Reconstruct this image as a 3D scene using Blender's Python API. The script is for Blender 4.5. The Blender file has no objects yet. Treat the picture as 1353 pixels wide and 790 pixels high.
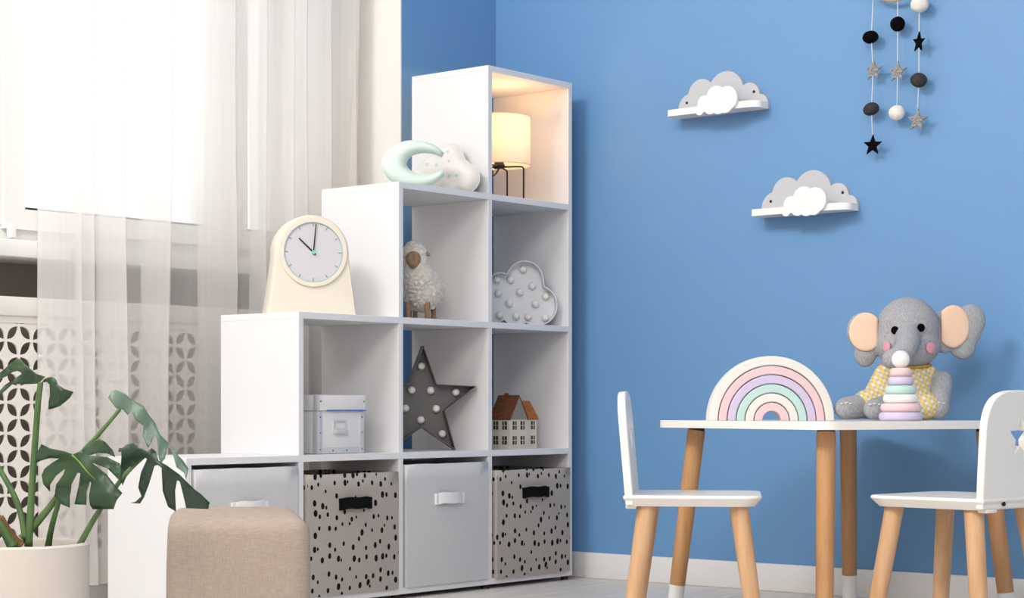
import bpy, bmesh, math, random
from mathutils import Vector, Matrix, noise, geometry
random.seed(7)
S = bpy.context.scene
C = S.collection
PI = math.pi
YAW = 0.87668            # camera heading, measured from +Y towards +X
FACE = -YAW              # rz that turns a thing's local -Y to the camera's heading

# ------------------------------------------------------------------ camera, world, lights
cam = bpy.data.cameras.new('camera')
cam.sensor_fit = 'HORIZONTAL'; cam.sensor_width = 36.0; cam.lens = 66.0
cam.shift_y = (539.0 - 395.0) / 1353.0
cam.clip_start = 0.05
co = bpy.data.objects.new('camera', cam); C.objects.link(co)
co.location = (0, 0, 0.5075); co.rotation_euler = (PI / 2, 0, -YAW)
S.camera = co

world = bpy.data.worlds.new('overcast_sky'); S.world = world
world.use_nodes = True
bg = world.node_tree.nodes['Background']
bg.inputs[0].default_value = (1.0, 0.99, 0.97, 1); bg.inputs[1].default_value = 1.45

def area(name, loc, target, sx, sy, power, col=(1, 1, 1)):
    l = bpy.data.lights.new(name, 'AREA'); l.shape = 'RECTANGLE'; l.size = sx; l.size_y = sy
    l.energy = power; l.color = col
    o = bpy.data.objects.new(name, l); C.objects.link(o); o.location = loc
    o.rotation_euler = (Vector(target) - Vector(loc)).to_track_quat('-Z', 'Y').to_euler()
    return o
area('studio_softbox', (0.7, 3.0, 3.2), (4.4, 2.7, 0.8), 1.05, 1.05, 93, (1, 0.985, 0.955))
area('added_fill_light', (0.0, 0.4, 3.2), (0.4, 0.8, 0), 2.2, 2.0, 140, (1, 0.97, 0.935))  # unseen fill light, added to brighten surfaces the softbox leaves dim

S.view_settings.view_transform = 'Standard'; S.view_settings.look = 'None'
S.view_settings.gamma = 1.0; S.view_settings.use_curve_mapping = False
S.view_settings.exposure = 0.13

# ------------------------------------------------------------------ materials
def lin(c):
    return tuple((v / 255 / 12.92 if v / 255 <= 0.04045 else ((v / 255 + 0.055) / 1.055) ** 2.4) for v in c) + (1,)

class NT:
    def __init__(s, name):
        s.m = bpy.data.materials.new(name); s.m.use_nodes = True
        s.t = s.m.node_tree; s.b = s.t.nodes['Principled BSDF']; s.out = s.t.nodes['Material Output']
    def n(s, typ, **kw):
        k = s.t.nodes.new(typ)
        for a, v in kw.items(): setattr(k, a, v)
        return k
    def l(s, a, b): s.t.links.new(a, b)
    def math(s, op, a, b=None, c=None):
        k = s.n('ShaderNodeMath', operation=op)
        for i, v in enumerate((a, b, c)):
            if v is None: continue
            if isinstance(v, (int, float)): k.inputs[i].default_value = v
            else: s.l(v, k.inputs[i])
        return k.outputs[0]
    def coord(s, scale=(1, 1, 1), rot=(0, 0, 0)):
        t = s.n('ShaderNodeTexCoord'); mp = s.n('ShaderNodeMapping')
        mp.inputs['Scale'].default_value = scale; mp.inputs['Rotation'].default_value = rot
        s.l(t.outputs['Object'], mp.inputs['Vector']); return mp.outputs[0]
    def noise(s, vec, scale, detail=3, rough=0.5):
        k = s.n('ShaderNodeTexNoise'); k.inputs['Scale'].default_value = scale
        k.inputs['Detail'].default_value = detail; k.inputs['Roughness'].default_value = rough
        s.l(vec, k.inputs['Vector']); return k.outputs['Fac']
    def ramp(s, fac, stops):
        r = s.n('ShaderNodeValToRGB'); e = r.color_ramp.elements
        while len(e) < len(stops): e.new(0.5)
        for i, (p, c) in enumerate(stops): e[i].position = p; e[i].color = c
        s.l(fac, r.inputs[0]); return r.outputs[0]
    def mix(s, fac, a, b):
        k = s.n('ShaderNodeMix', data_type='RGBA')
        if isinstance(fac, (int, float)): k.inputs[0].default_value = fac
        else: s.l(fac, k.inputs[0])
        for i, v in ((6, a), (7, b)):
            if isinstance(v, tuple): k.inputs[i].default_value = v
            else: s.l(v, k.inputs[i])
        return k.outputs[2]
    def base(s, v):
        if isinstance(v, tuple): s.b.inputs['Base Color'].default_value = v
        else: s.l(v, s.b.inputs['Base Color'])
    def bump(s, h, strength=0.3, dist=0.002):
        k = s.n('ShaderNodeBump'); k.inputs['Strength'].default_value = strength; k.inputs['Distance'].default_value = dist
        s.l(h, k.inputs['Height']); s.l(k.outputs[0], s.b.inputs['Normal'])
    def set(s, rough=0.5, spec=0.5, metal=0.0):
        s.b.inputs['Roughness'].default_value = rough; s.b.inputs['Specular IOR Level'].default_value = spec
        s.b.inputs['Metallic'].default_value = metal

M = {}
def plain(name, col, rough=0.5, spec=0.4, metal=0.0, vary=0.06, nscale=12, bump=0.0, bscale=200):
    t = NT(name); v = t.coord(); f = t.noise(v, nscale)
    c = lin(col); d = tuple(x * (1 - vary) for x in c[:3]) + (1,)
    t.base(t.mix(f, d, c)); t.set(rough, spec, metal)
    if bump: t.bump(t.noise(v, bscale), bump)
    M[name] = t.m; return t.m

def stretched(name, lo, hi, scale, nscale=6, rough=0.5, bump=0.1, spec=0.4, rot=(0, 0, 0)):
    t = NT(name); v = t.coord(scale, rot); f = t.noise(v, nscale, 5, 0.6)
    t.base(t.ramp(f, [(0.3, lin(lo)), (0.7, lin(hi))])); t.set(rough, spec)
    if bump: t.bump(f, bump)
    M[name] = t.m; return t.m

plain('blue_paint', (107, 154, 202), 0.45, 0.4, vary=0.04, nscale=2.5, bump=0.03, bscale=160)
plain('white_wall', (238, 234, 230), 0.7, 0.2, vary=0.02, bump=0.03, bscale=140)
plain('ceiling_white', (240, 238, 235), 0.8, 0.1, vary=0.01)
plain('baseboard_white', (238, 236, 236), 0.35, 0.4, vary=0.01)
plain('pvc_white', (240, 238, 235), 0.3, 0.4, vary=0.01)
plain('gasket', (40, 40, 42), 0.6)
plain('shelf_white', (228, 228, 231), 0.5, 0.25, vary=0.015, bump=0.02, bscale=400)
plain('screen_white', (232, 228, 222), 0.5, 0.3, vary=0.02)
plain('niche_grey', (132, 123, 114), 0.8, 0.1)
plain('clock_cream', (232, 223, 208), 0.35, 0.4, vary=0.02)
plain('dial_grey', (208, 207, 211), 0.4, 0.3, vary=0.01)
plain('dial_rim', (158, 196, 196), 0.3, 0.5)
plain('tick_grey', (120, 130, 135), 0.5)
plain('hand_black', (28, 28, 32), 0.4)
plain('mint_plastic', (135, 210, 208), 0.4)
plain('black_metal', (24, 22, 22), 0.4, 0.4)
plain('black_strap', (18, 18, 19), 0.85, 0.1, vary=0.3, nscale=90, bump=0.4, bscale=500)
plain('marquee_grey', (112, 111, 111), 0.45, 0.3, vary=0.05)
plain('marquee_white', (226, 229, 236), 0.45, 0.3, vary=0.02)
plain('card_white', (231, 231, 232), 0.6, 0.2, vary=0.03, bump=0.05, bscale=300)
plain('metal_trim', (215, 215, 218), 0.35, 0.5, 0.2, vary=0.03)
plain('rivet_metal', (150, 150, 152), 0.3, 0.5, 0.6)
plain('card_blue', (70, 120, 190), 0.6)
plain('house_wall', (228, 220, 205), 0.7, 0.15, vary=0.12, nscale=60)
plain('house_gable', (150, 150, 138), 0.7, 0.15, vary=0.2, nscale=50)
plain('house_side', (196, 190, 180), 0.7, 0.15, vary=0.15, nscale=60)
plain('house_window', (62, 52, 44), 0.6)
stretched('house_roof', (92, 54, 32), (128, 80, 50), (1, 1, 5), 40, 0.6)
stretched('house_roof_orange', (140, 78, 34), (186, 116, 60), (1, 1, 5), 40, 0.6)
stretched('sheep_wood', (136, 106, 80), (176, 142, 112), (1, 1, 0.2), 90, 0.6, 0.2)
plain('white_lacquer', (245, 241, 235), 0.28, 0.45, vary=0.01)
stretched('beech_wood', (194, 150, 110), (216, 176, 138), (9, 9, 0.6), 5, 0.42, 0.05)
stretched('oak_wood', (178, 130, 86), (202, 156, 110), (9, 9, 0.6), 5, 0.42, 0.05)
plain('dark_cap', (58, 46, 38), 0.6)
plain('leg_tip_white', (240, 240, 240), 0.35, 0.4, vary=0.01)
for n, c in dict(pastel_white=(240, 236, 230), pastel_pink=(239, 208, 211), pastel_lilac=(215, 202, 229), pastel_mint=(196, 228, 220), toy_white=(244, 241, 238)).items():
    plain(n, c, 0.45, 0.35, vary=0.03, nscale=40)
plain('ball_white', (246, 242, 236), 0.5, 0.3, vary=0.03)
plain('cloud_grey', (197, 198, 203), 0.5, 0.3, vary=0.02)
plain('cloud_white', (245, 240, 238), 0.4, 0.35, vary=0.01)
plain('screw_dark', (40, 38, 38), 0.4, 0.5, 0.5)
plain('felt_black', (15, 15, 17), 0.95, 0.05, vary=0.4, nscale=120, bump=0.8, bscale=300)
plain('felt_grey', (72, 69, 70), 0.95, 0.05, vary=0.3, nscale=120, bump=0.8, bscale=300)
plain('felt_white', (238, 233, 227), 0.95, 0.05, vary=0.08, nscale=120, bump=0.7, bscale=250)
t = NT('felt_star_grey'); v = t.coord(); t.base(t.ramp(t.noise(v, 260, 2), [(0.35, lin((112, 110, 110))), (0.65, lin((168, 164, 160)))])); t.set(0.95, 0.05); M['felt_star_grey'] = t.m
plain('cord_white', (232, 230, 232), 0.8, 0.1)
plain('hoop_wood', (205, 176, 140), 0.5)
plain('eye_black', (14, 13, 14), 0.9, 0.05, vary=0.3, nscale=200)
plain('cheek_pink', (226, 160, 176), 0.9, 0.05, vary=0.06, nscale=150)
plain('felt_peach', (246, 210, 184), 0.95, 0.05, vary=0.06, nscale=120, bump=0.3, bscale=300)
plain('claw_white', (225, 224, 226), 0.9, 0.05)
plain('collar_yellow', (196, 158, 66), 0.9, 0.05)
plain('moon_mint', (219, 236, 227), 0.9, 0.08, vary=0.05, nscale=20, bump=0.25, bscale=60)
plain('soil', (62, 48, 38), 0.95, 0.05, vary=0.5, nscale=60, bump=0.8, bscale=120)
plain('pot_concrete', (206, 198, 190), 0.8, 0.15, vary=0.06, nscale=25, bump=0.15, bscale=220)
plain('bulb_frost', (240, 238, 232), 0.35, 0.4, vary=0.02)
stretched('stem_green', (56, 84, 48), (92, 122, 70), (1, 1, 0.3), 25, 0.5, 0.05)
plain('stem_brown', (132, 92, 52), 0.7, vary=0.35, nscale=60)
plain('rib_green', (132, 168, 84), 0.5)

def grain_plank():
    t = NT('floor_plank'); v = t.coord((1.2, 14, 1))
    info = t.n('ShaderNodeObjectInfo')
    add = t.n('ShaderNodeVectorMath', operation='ADD'); t.l(v, add.inputs[0])
    cmb = t.n('ShaderNodeCombineXYZ'); t.l(t.math('MULTIPLY', info.outputs['Random'], 40), cmb.inputs[0]); t.l(t.math('MULTIPLY', info.outputs['Random'], 17), cmb.inputs[1])
    t.l(cmb.outputs[0], add.inputs[1])
    f = t.noise(add.outputs[0], 3.5, 6, 0.65)
    c = t.ramp(f, [(0.25, lin((188, 182, 176))), (0.55, lin((216, 211, 206))), (0.8, lin((228, 224, 220)))])
    t.base(t.mix(t.math('MULTIPLY', info.outputs['Random'], 0.25), c, lin((196, 190, 184)))); t.set(0.38, 0.4); t.bump(f, 0.05)
    M['floor_plank'] = t.m
grain_plank()

def fabric(name, lo, hi, s=260):
    t = NT(name); v1 = t.coord((1, 1, 14)); v2 = t.coord((14, 14, 1)); v = t.coord()
    a = t.noise(v1, s / 8, 2); b = t.noise(v2, s / 8, 2); f = t.math('MULTIPLY_ADD', t.math('ADD', a, b), 0.5, 0)
    t.base(t.ramp(f, [(0.36, lin(lo)), (0.64, lin(hi))])); t.set(0.9, 0.08); t.bump(f, 0.35)
    M[name] = t.m
fabric('ottoman_linen', (156, 141, 130), (175, 161, 149), 520)
fabric('bin_grey_fabric', (198, 198, 200), (207, 207, 209), 600)
fabric('bin_white_strap', (226, 226, 228), (236, 236, 238), 600)

def spotted():
    t = NT('bin_spotted_fabric'); tc = t.n('ShaderNodeTexCoord'); sx = t.n('ShaderNodeSeparateXYZ'); t.l(tc.outputs['Object'], sx.inputs[0])
    cb = t.n('ShaderNodeCombineXYZ'); t.l(t.math('ADD', sx.outputs[0], sx.outputs[1]), cb.inputs[0]); t.l(t.math('MULTIPLY', sx.outputs[2], 0.72), cb.inputs[1])
    vo = t.n('ShaderNodeTexVoronoi', voronoi_dimensions='2D'); vo.inputs['Scale'].default_value = 37; vo.inputs['Randomness'].default_value = 0.85
    t.l(cb.outputs[0], vo.inputs['Vector'])
    sp = t.n('ShaderNodeSeparateColor'); t.l(vo.outputs['Color'], sp.inputs[0])
    rad = t.math('MULTIPLY_ADD', sp.outputs[0], 0.13, 0.11)
    dark = t.math('LESS_THAN', vo.outputs['Distance'], rad)
    n = t.noise(t.coord(), 300, 2)
    t.base(t.mix(dark, t.mix(n, lin((164, 156, 150)), lin((178, 171, 165))), lin((26, 24, 25)))); t.set(0.9, 0.08); t.bump(n, 0.15)
    M['bin_spotted_fabric'] = t.m
spotted()

def pillow_dots():
    t = NT('pillow_star_print'); v = t.coord((1, 1, 1))
    vo = t.n('ShaderNodeTexVoronoi'); vo.inputs['Scale'].default_value = 26; vo.inputs['Randomness'].default_value = 0.35
    t.l(v, vo.inputs['Vector'])
    d = t.math('LESS_THAN', vo.outputs['Distance'], 0.15)
    t.base(t.mix(d, lin((222, 218, 215)), lin((172, 206, 192)))); t.set(0.9, 0.08); t.bump(t.noise(v, 40), 0.3, 0.004)
    M['pillow_star_print'] = t.m
pillow_dots()

def knit():
    t = NT('knit_grey'); v = t.coord((1, 1, 0.25)); f = t.noise(v, 420, 2); g = t.noise(t.coord(), 30, 3)
    t.base(t.mix(t.math('MULTIPLY', g, 0.5), t.ramp(f, [(0.3, lin((146, 147, 152))), (0.7, lin((186, 187, 192)))]), lin((158, 159, 164)))); t.set(0.95, 0.05); t.bump(f, 0.5)
    M['knit_grey'] = t.m
    t = NT('wool_cream'); v = t.coord(); f = t.noise(v, 110, 4, 0.6)
    t.base(t.ramp(f, [(0.3, lin((212, 203, 192))), (0.65, lin((242, 237, 229)))])); t.set(0.95, 0.05); t.bump(f, 0.9, 0.006)
    M['wool_cream'] = t.m
    t = NT('plaid_yellow'); v = t.coord((1, 1, 1), (0, 0.35, 0))
    s = t.n('ShaderNodeSeparateXYZ'); t.l(v, s.inputs[0])
    def stripes(o, k, w): return t.math('LESS_THAN', t.math('FRACT', t.math('MULTIPLY', o, k)), w)
    a = stripes(s.outputs[0], 70, 0.5); b = stripes(s.outputs[2], 70, 0.5)
    c1 = t.mix(a, lin((226, 221, 208)), lin((224, 194, 112)))
    c2 = t.mix(a, lin((190, 186, 180)), lin((236, 206, 118)))
    t.base(t.mix(b, c1, c2)); t.set(0.9, 0.08); t.bump(t.noise(v, 300), 0.3)
    M['plaid_yellow'] = t.m
    t = NT('leaf_green'); v = t.coord(); f = t.noise(v, 14, 4)
    t.base(t.ramp(f, [(0.3, lin((30, 54, 33))), (0.7, lin((50, 80, 47)))])); t.set(0.38, 0.5); t.bump(t.noise(v, 45), 0.15)
    M['leaf_green'] = t.m
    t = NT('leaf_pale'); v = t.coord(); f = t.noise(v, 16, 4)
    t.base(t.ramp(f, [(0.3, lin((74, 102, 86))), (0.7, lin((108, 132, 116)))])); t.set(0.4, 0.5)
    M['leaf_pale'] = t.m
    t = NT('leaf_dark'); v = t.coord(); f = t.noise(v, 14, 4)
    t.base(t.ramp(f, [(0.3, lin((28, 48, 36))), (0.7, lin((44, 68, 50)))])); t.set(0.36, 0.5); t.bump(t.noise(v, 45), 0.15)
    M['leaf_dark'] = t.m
knit()

def sheer():
    m = bpy.data.materials.new('sheer_voile'); m.use_nodes = True; nt = m.node_tree; nt.nodes.clear()
    o = nt.nodes.new('ShaderNodeOutputMaterial'); mx = nt.nodes.new('ShaderNodeMixShader'); mx2 = nt.nodes.new('ShaderNodeMixShader')
    tr = nt.nodes.new('ShaderNodeBsdfTransparent'); df = nt.nodes.new('ShaderNodeBsdfDiffuse'); tl = nt.nodes.new('ShaderNodeBsdfTranslucent')
    df.inputs[0].default_value = lin((252, 250, 248)); tl.inputs[0].default_value = lin((252, 250, 248)); tr.inputs[0].default_value = (1, 1, 1, 1)
    tc = nt.nodes.new('ShaderNodeTexCoord'); nz = nt.nodes.new('ShaderNodeTexNoise'); mp = nt.nodes.new('ShaderNodeMapping')
    mp.inputs['Scale'].default_value = (8, 8, 0.3); nt.links.new(tc.outputs['Object'], mp.inputs[0]); nt.links.new(mp.outputs[0], nz.inputs['Vector']); nz.inputs['Scale'].default_value = 6
    mr = nt.nodes.new('ShaderNodeMapRange'); mr.inputs[3].default_value = 0.42; mr.inputs[4].default_value = 0.54
    nt.links.new(nz.outputs['Fac'], mr.inputs[0]); nt.links.new(mr.outputs[0], mx.inputs[0])
    mx2.inputs[0].default_value = 0.5
    nt.links.new(df.outputs[0], mx2.inputs[1]); nt.links.new(tl.outputs[0], mx2.inputs[2])
    nt.links.new(tr.outputs[0], mx.inputs[1]); nt.links.new(mx2.outputs[0], mx.inputs[2]); nt.links.new(mx.outputs[0], o.inputs[0])
    M['sheer_voile'] = m
    m = bpy.data.materials.new('window_glass'); m.use_nodes = True; nt = m.node_tree; nt.nodes.clear()
    o = nt.nodes.new('ShaderNodeOutputMaterial'); mx = nt.nodes.new('ShaderNodeMixShader'); tr = nt.nodes.new('ShaderNodeBsdfTransparent'); gl = nt.nodes.new('ShaderNodeBsdfGlossy')
    gl.inputs['Roughness'].default_value = 0.02; mx.inputs[0].default_value = 0.05
    nt.links.new(tr.outputs[0], mx.inputs[1]); nt.links.new(gl.outputs[0], mx.inputs[2]); nt.links.new(mx.outputs[0], o.inputs[0]); M['window_glass'] = m
    m = bpy.data.materials.new('lamp_shade_linen'); m.use_nodes = True; nt = m.node_tree; nt.nodes.clear()
    o = nt.nodes.new('ShaderNodeOutputMaterial'); mx = nt.nodes.new('ShaderNodeMixShader'); df = nt.nodes.new('ShaderNodeBsdfDiffuse'); tl = nt.nodes.new('ShaderNodeBsdfTranslucent')
    df.inputs[0].default_value = lin((244, 238, 230)); tl.inputs[0].default_value = lin((255, 240, 215)); mx.inputs[0].default_value = 0.36
    nt.links.new(df.outputs[0], mx.inputs[1]); nt.links.new(tl.outputs[0], mx.inputs[2]); nt.links.new(mx.outputs[0], o.inputs[0]); M['lamp_shade_linen'] = m
    t = NT('bulb_lit'); t.base(lin((255, 240, 220))); t.b.inputs['Emission Color'].default_value = (1, 0.72, 0.42, 1); t.b.inputs['Emission Strength'].default_value = 3; M['bulb_lit'] = t.m
sheer()

# ------------------------------------------------------------------ mesh helpers
def obj(name, bm, mat, parent=None, smooth=False, recalc=True):
    if recalc: bmesh.ops.recalc_face_normals(bm, faces=bm.faces)
    me = bpy.data.meshes.new(name); bm.to_mesh(me); bm.free()
    return omesh(name, me, mat, parent, smooth)
def omesh(name, me, mat, parent=None, smooth=False):
    if mat is not None:
        me.materials.clear(); me.materials.append(M[mat])
    if smooth:
        if smooth is True: me.polygons.foreach_set('use_smooth', [True] * len(me.polygons))
        else:
            me.polygons.foreach_set('use_smooth', [True] * len(me.polygons)); me.set_sharp_from_angle(angle=smooth)
    o = bpy.data.objects.new(name, me); C.objects.link(o)
    if parent: o.parent = parent
    return o
def dup(o, name=None, parent=None, loc=None, rot=None):
    c = o.copy(); C.objects.link(c)
    if name: c.name = name
    c.parent = parent
    if loc is not None: c.location = loc
    if rot is not None: c.rotation_euler = rot
    return c
def tag(o, label=None, cat=None, group=None, kind=None):
    if label: o['label'] = label
    if cat: o['category'] = cat
    if group: o['group'] = group
    if kind: o['kind'] = kind
    return o
def thing(name, label, cat, loc=(0, 0, 0), rz=0.0, group=None):
    o = bpy.data.objects.new(name, None); C.objects.link(o); o.empty_display_size = 0.05
    o.location = loc; o.rotation_euler = (0, 0, rz); return tag(o, label, cat, group)
def B(): return bmesh.new()
def box(bm, x0, x1, y0, y1, z0, z1, bev=0.0, seg=2):
    r = bmesh.ops.create_cube(bm, size=1.0, matrix=Matrix.Translation(((x0 + x1) / 2, (y0 + y1) / 2, (z0 + z1) / 2)) @ Matrix.Diagonal((abs(x1 - x0), abs(y1 - y0), abs(z1 - z0), 1)))
    if bev:
        es = list({e for v in r['verts'] for e in v.link_edges})
        bmesh.ops.bevel(bm, geom=es, offset=bev, segments=seg, profile=0.5, affect='EDGES')
    return bm
def bx(name, x0, x1, y0, y1, z0, z1, mat, parent=None, bev=0.0, seg=2):
    return obj(name, box(B(), x0, x1, y0, y1, z0, z1, bev, seg), mat, parent, 0.6 if bev else False)
def tube(bm, pts, rad, seg=10, caps=True):
    pts = [Vector(p) for p in pts]; n = len(pts)
    if not isinstance(rad, (list, tuple)): rad = [rad] * n
    rings = []; up = None
    for i, p in enumerate(pts):
        d = (pts[min(i + 1, n - 1)] - pts[max(i - 1, 0)]).normalized()
        if up is None:
            up = Vector((0, 0, 1)) if abs(d.z) < 0.9 else Vector((1, 0, 0))
        a = d.cross(up).normalized(); b = a.cross(d).normalized(); up = b
        rings.append([bm.verts.new(p + (a * math.cos(2 * PI * k / seg) + b * math.sin(2 * PI * k / seg)) * rad[i]) for k in range(seg)])
    for r0, r1 in zip(rings, rings[1:]):
        for k in range(seg): bm.faces.new((r0[k], r0[(k + 1) % seg], r1[(k + 1) % seg], r1[k]))
    if caps: bm.faces.new(rings[0][::-1]); bm.faces.new(rings[-1])
    return bm
def lathe(bm, prof, seg=32, center=(0, 0, 0)):
    cx, cy, cz = center; rings = []
    for r, z in prof:
        if r < 1e-6: rings.append([bm.verts.new((cx, cy, cz + z))])
        else: rings.append([bm.verts.new((cx + r * math.cos(2 * PI * k / seg), cy + r * math.sin(2 * PI * k / seg), cz + z)) for k in range(seg)])
    for a, b in zip(rings, rings[1:]):
        for k in range(seg):
            j = (k + 1) % seg
            if len(a) == 1 and len(b) > 1: bm.faces.new((a[0], b[j], b[k]))
            elif len(b) == 1 and len(a) > 1: bm.faces.new((a[k], a[j], b[0]))
            elif len(a) > 1: bm.faces.new((a[k], a[j], b[j], b[k]))
    return bm
def ell(bm, c, r, sub=3, rot=None):
    m = Matrix.Translation(c)
    if rot is not None: m = m @ rot
    return bmesh.ops.create_icosphere(bm, subdivisions=sub, radius=1.0, matrix=m @ Matrix.Diagonal((r[0], r[1], r[2], 1)))['verts']
def cap(bm, a, b, ra, rb, seg=16):
    n = 5; a = Vector(a); b = Vector(b)
    tube(bm, [a.lerp(b, i / n) for i in range(n + 1)], [ra + (rb - ra) * i / n for i in range(n + 1)], seg)
    ell(bm, a, (ra,) * 3, 2); ell(bm, b, (rb,) * 3, 2)
def plate(bm, outer, holes, y0, y1):
    """flat plate: outline in (x, z), between y0 and y1, with real holes"""
    vs = []; es = []
    for loop in [outer] + list(holes):
        s = len(vs); vs += [Vector(p) for p in loop]; es += [(s + i, s + (i + 1) % len(loop)) for i in range(len(loop))]
    ov, oe, of = geometry.delaunay_2d_cdt(vs, es, [], 1, 1e-6)[:3]
    def inside(p, loop):
        r = False; j = len(loop) - 1
        for i in range(len(loop)):
            a, b = loop[i], loop[j]
            if (a[1] > p.y) != (b[1] > p.y) and p.x < (b[0] - a[0]) * (p.y - a[1]) / (b[1] - a[1]) + a[0]: r = not r
            j = i
        return r
    def keep(face):
        c = sum((ov[i] for i in face), Vector((0, 0))) / len(face)
        return inside(c, outer) and not any(inside(c, h) for h in holes)
    of = [face for face in of if keep(face)]
    f = [bm.verts.new((p.x, y0, p.y)) for p in ov]; b = [bm.verts.new((p.x, y1, p.y)) for p in ov]
    cnt = {}
    for face in of:
        try: bm.faces.new([f[i] for i in face]); bm.faces.new([b[i] for i in reversed(face)])
        except ValueError: continue
        for i in range(len(face)):
            e = (face[i], face[(i + 1) % len(face)]); k = (min(e), max(e)); cnt.setdefault(k, []).append(e)
    for k, v in cnt.items():
        if len(v) == 1:
            i, j = v[0]
            try: bm.faces.new((f[j], f[i], b[i], b[j]))
            except ValueError: pass
    return bm
def round_rect(w0, w1, h0, h1, r, seg=6, corners=(1, 1, 1, 1)):
    """corners: bottom-left, bottom-right, top-right, top-left"""
    out = []
    for (cx, cy, a0, on) in ((w0, h0, PI, corners[0]), (w1, h0, 1.5 * PI, corners[1]), (w1, h1, 0, corners[2]), (w0, h1, 0.5 * PI, corners[3])):
        if not on: out.append((cx, cy)); continue
        ox = cx + (r if cx == w0 else -r); oy = cy + (r if cy == h0 else -r)
        for i in range(seg + 1):
            a = a0 + 0.5 * PI * i / seg; out.append((ox + r * math.cos(a), oy + r * math.sin(a)))
    return out
def star(R, r, cx=0, cz=0, rot=0.0, n=5):
    return [(cx + (R if i % 2 == 0 else r) * math.sin(rot + PI * i / n), cz + (R if i % 2 == 0 else r) * math.cos(rot + PI * i / n)) for i in range(2 * n)]
def envelope(circles, x0, x1, zmin=None, n=90, lower=False):
    """outline of a union of discs as upper edge (and lower edge or a flat base)"""
    up = []; lo = []
    for i in range(n + 1):
        x = x0 + (x1 - x0) * (0.5 - 0.5 * math.cos(PI * i / n))
        hit = [(z, math.sqrt(max(r * r - (x - cx) ** 2, 0))) for cx, z, r in circles if abs(x - cx) <= r]
        if not hit: continue
        up.append((x, max(z + h for z, h in hit)))
        lo.append((x, min(z - h for z, h in hit) if zmin is None else zmin))
    if zmin is not None:
        up = [(x, max(z, zmin + 0.0005)) for x, z in up]
    out = lo + up[::-1]; clean = []
    for p in out:
        if not clean or (abs(p[0] - clean[-1][0]) + abs(p[1] - clean[-1][1])) > 4e-4: clean.append(p)
    return clean
def remeshed(name, bm, voxel, mat, parent, smooth_it=6, fn=None):
    me = bpy.data.meshes.new(name); bm.to_mesh(me); bm.free()
    o = bpy.data.objects.new(name, me); C.objects.link(o)
    md = o.modifiers.new('r', 'REMESH'); md.mode = 'VOXEL'; md.voxel_size = voxel
    if smooth_it:
        ms = o.modifiers.new('s', 'SMOOTH'); ms.iterations = smooth_it; ms.factor = 0.5
    dg = bpy.context.evaluated_depsgraph_get(); dg.update()
    m2 = bpy.data.meshes.new_from_object(o.evaluated_get(dg))
    bpy.data.objects.remove(o); bpy.data.meshes.remove(me)
    if fn:
        nr = [v.normal.copy() for v in m2.vertices]
        for v, n in zip(m2.vertices, nr): v.co = fn(v.co.copy(), n)
    m2.name = name
    return omesh(name, m2, mat, parent, True)

# ------------------------------------------------------------------ the room
WX = 4.47      # face of the right wall
BY = 3.785     # face of the blue part of the window wall
WY = 3.99      # face of the wall in the window recess
X0, Y0, ZC = -1.3, -1.6, 3.3
def struct(o): o['kind'] = 'structure'; return o
fl = bx('floor', X0, WX, Y0, WY, -0.06, -0.012, 'floor_plank'); struct(fl)
pl, pw, gap = 1.24, 0.19, 0.0016
pm = None; k = 0; y = Y0
while y < WY - 0.01:
    w = min(pw, WY - y); x = X0 - (k * 0.47) % pl
    while x < WX - 0.01:
        a, b = max(x, X0), min(x + pl, WX)
        if b - a > 0.02:
            if abs((b - a) - pl) < 1e-4 and abs(w - pw) < 1e-4:
                if pm is None:
                    pm = bx('plank', -pl / 2 + gap / 2, pl / 2 - gap / 2, -pw / 2 + gap / 2, pw / 2 - gap / 2, -0.012, 0, 'floor_plank', fl, 0.0008, 1); pm.location = (x + pl / 2, y + w / 2, 0)
                else: dup(pm, 'plank', fl, (x + pl / 2, y + w / 2, 0))
            else:
                p = bx('plank', -(b - a) / 2 + gap / 2, (b - a) / 2 - gap / 2, -w / 2 + gap / 2, w / 2 - gap / 2, -0.012, 0, 'floor_plank', fl, 0.0008, 1); p.location = ((a + b) / 2, y + w / 2, 0)
        x += pl
    y += pw; k += 1
struct(bx('wall_right', WX, WX + 0.12, Y0, BY + 0.3, 0, ZC, 'blue_paint'))
struct(bx('wall_corner', 4.040, WX, BY, WY + 0.25, 0, ZC, 'blue_paint'))
struct(bx('wall_reveal', 4.036, 4.040, BY + 0.001, WY, 0, ZC, 'white_wall'))
struct(bx('wall_left', X0 - 0.12, X0, Y0, BY + 0.3, 0, ZC, 'white_wall'))
struct(bx('wall_front', X0, WX, Y0 - 0.12, Y0, 0, ZC, 'white_wall'))
struct(bx('ceiling', X0 - 0.12, WX + 0.12, Y0 - 0.12, BY + 0.3, ZC, ZC + 0.1, 'ceiling_white'))
struct(bx('baseboard_right', WX - 0.014, WX, Y0, BY, 0, 0.076, 'baseboard_white', None, 0.003))
struct(bx('baseboard_corner', 4.036, WX - 0.014, BY - 0.014, BY, 0, 0.076, 'baseboard_white', None, 0.003))
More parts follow.
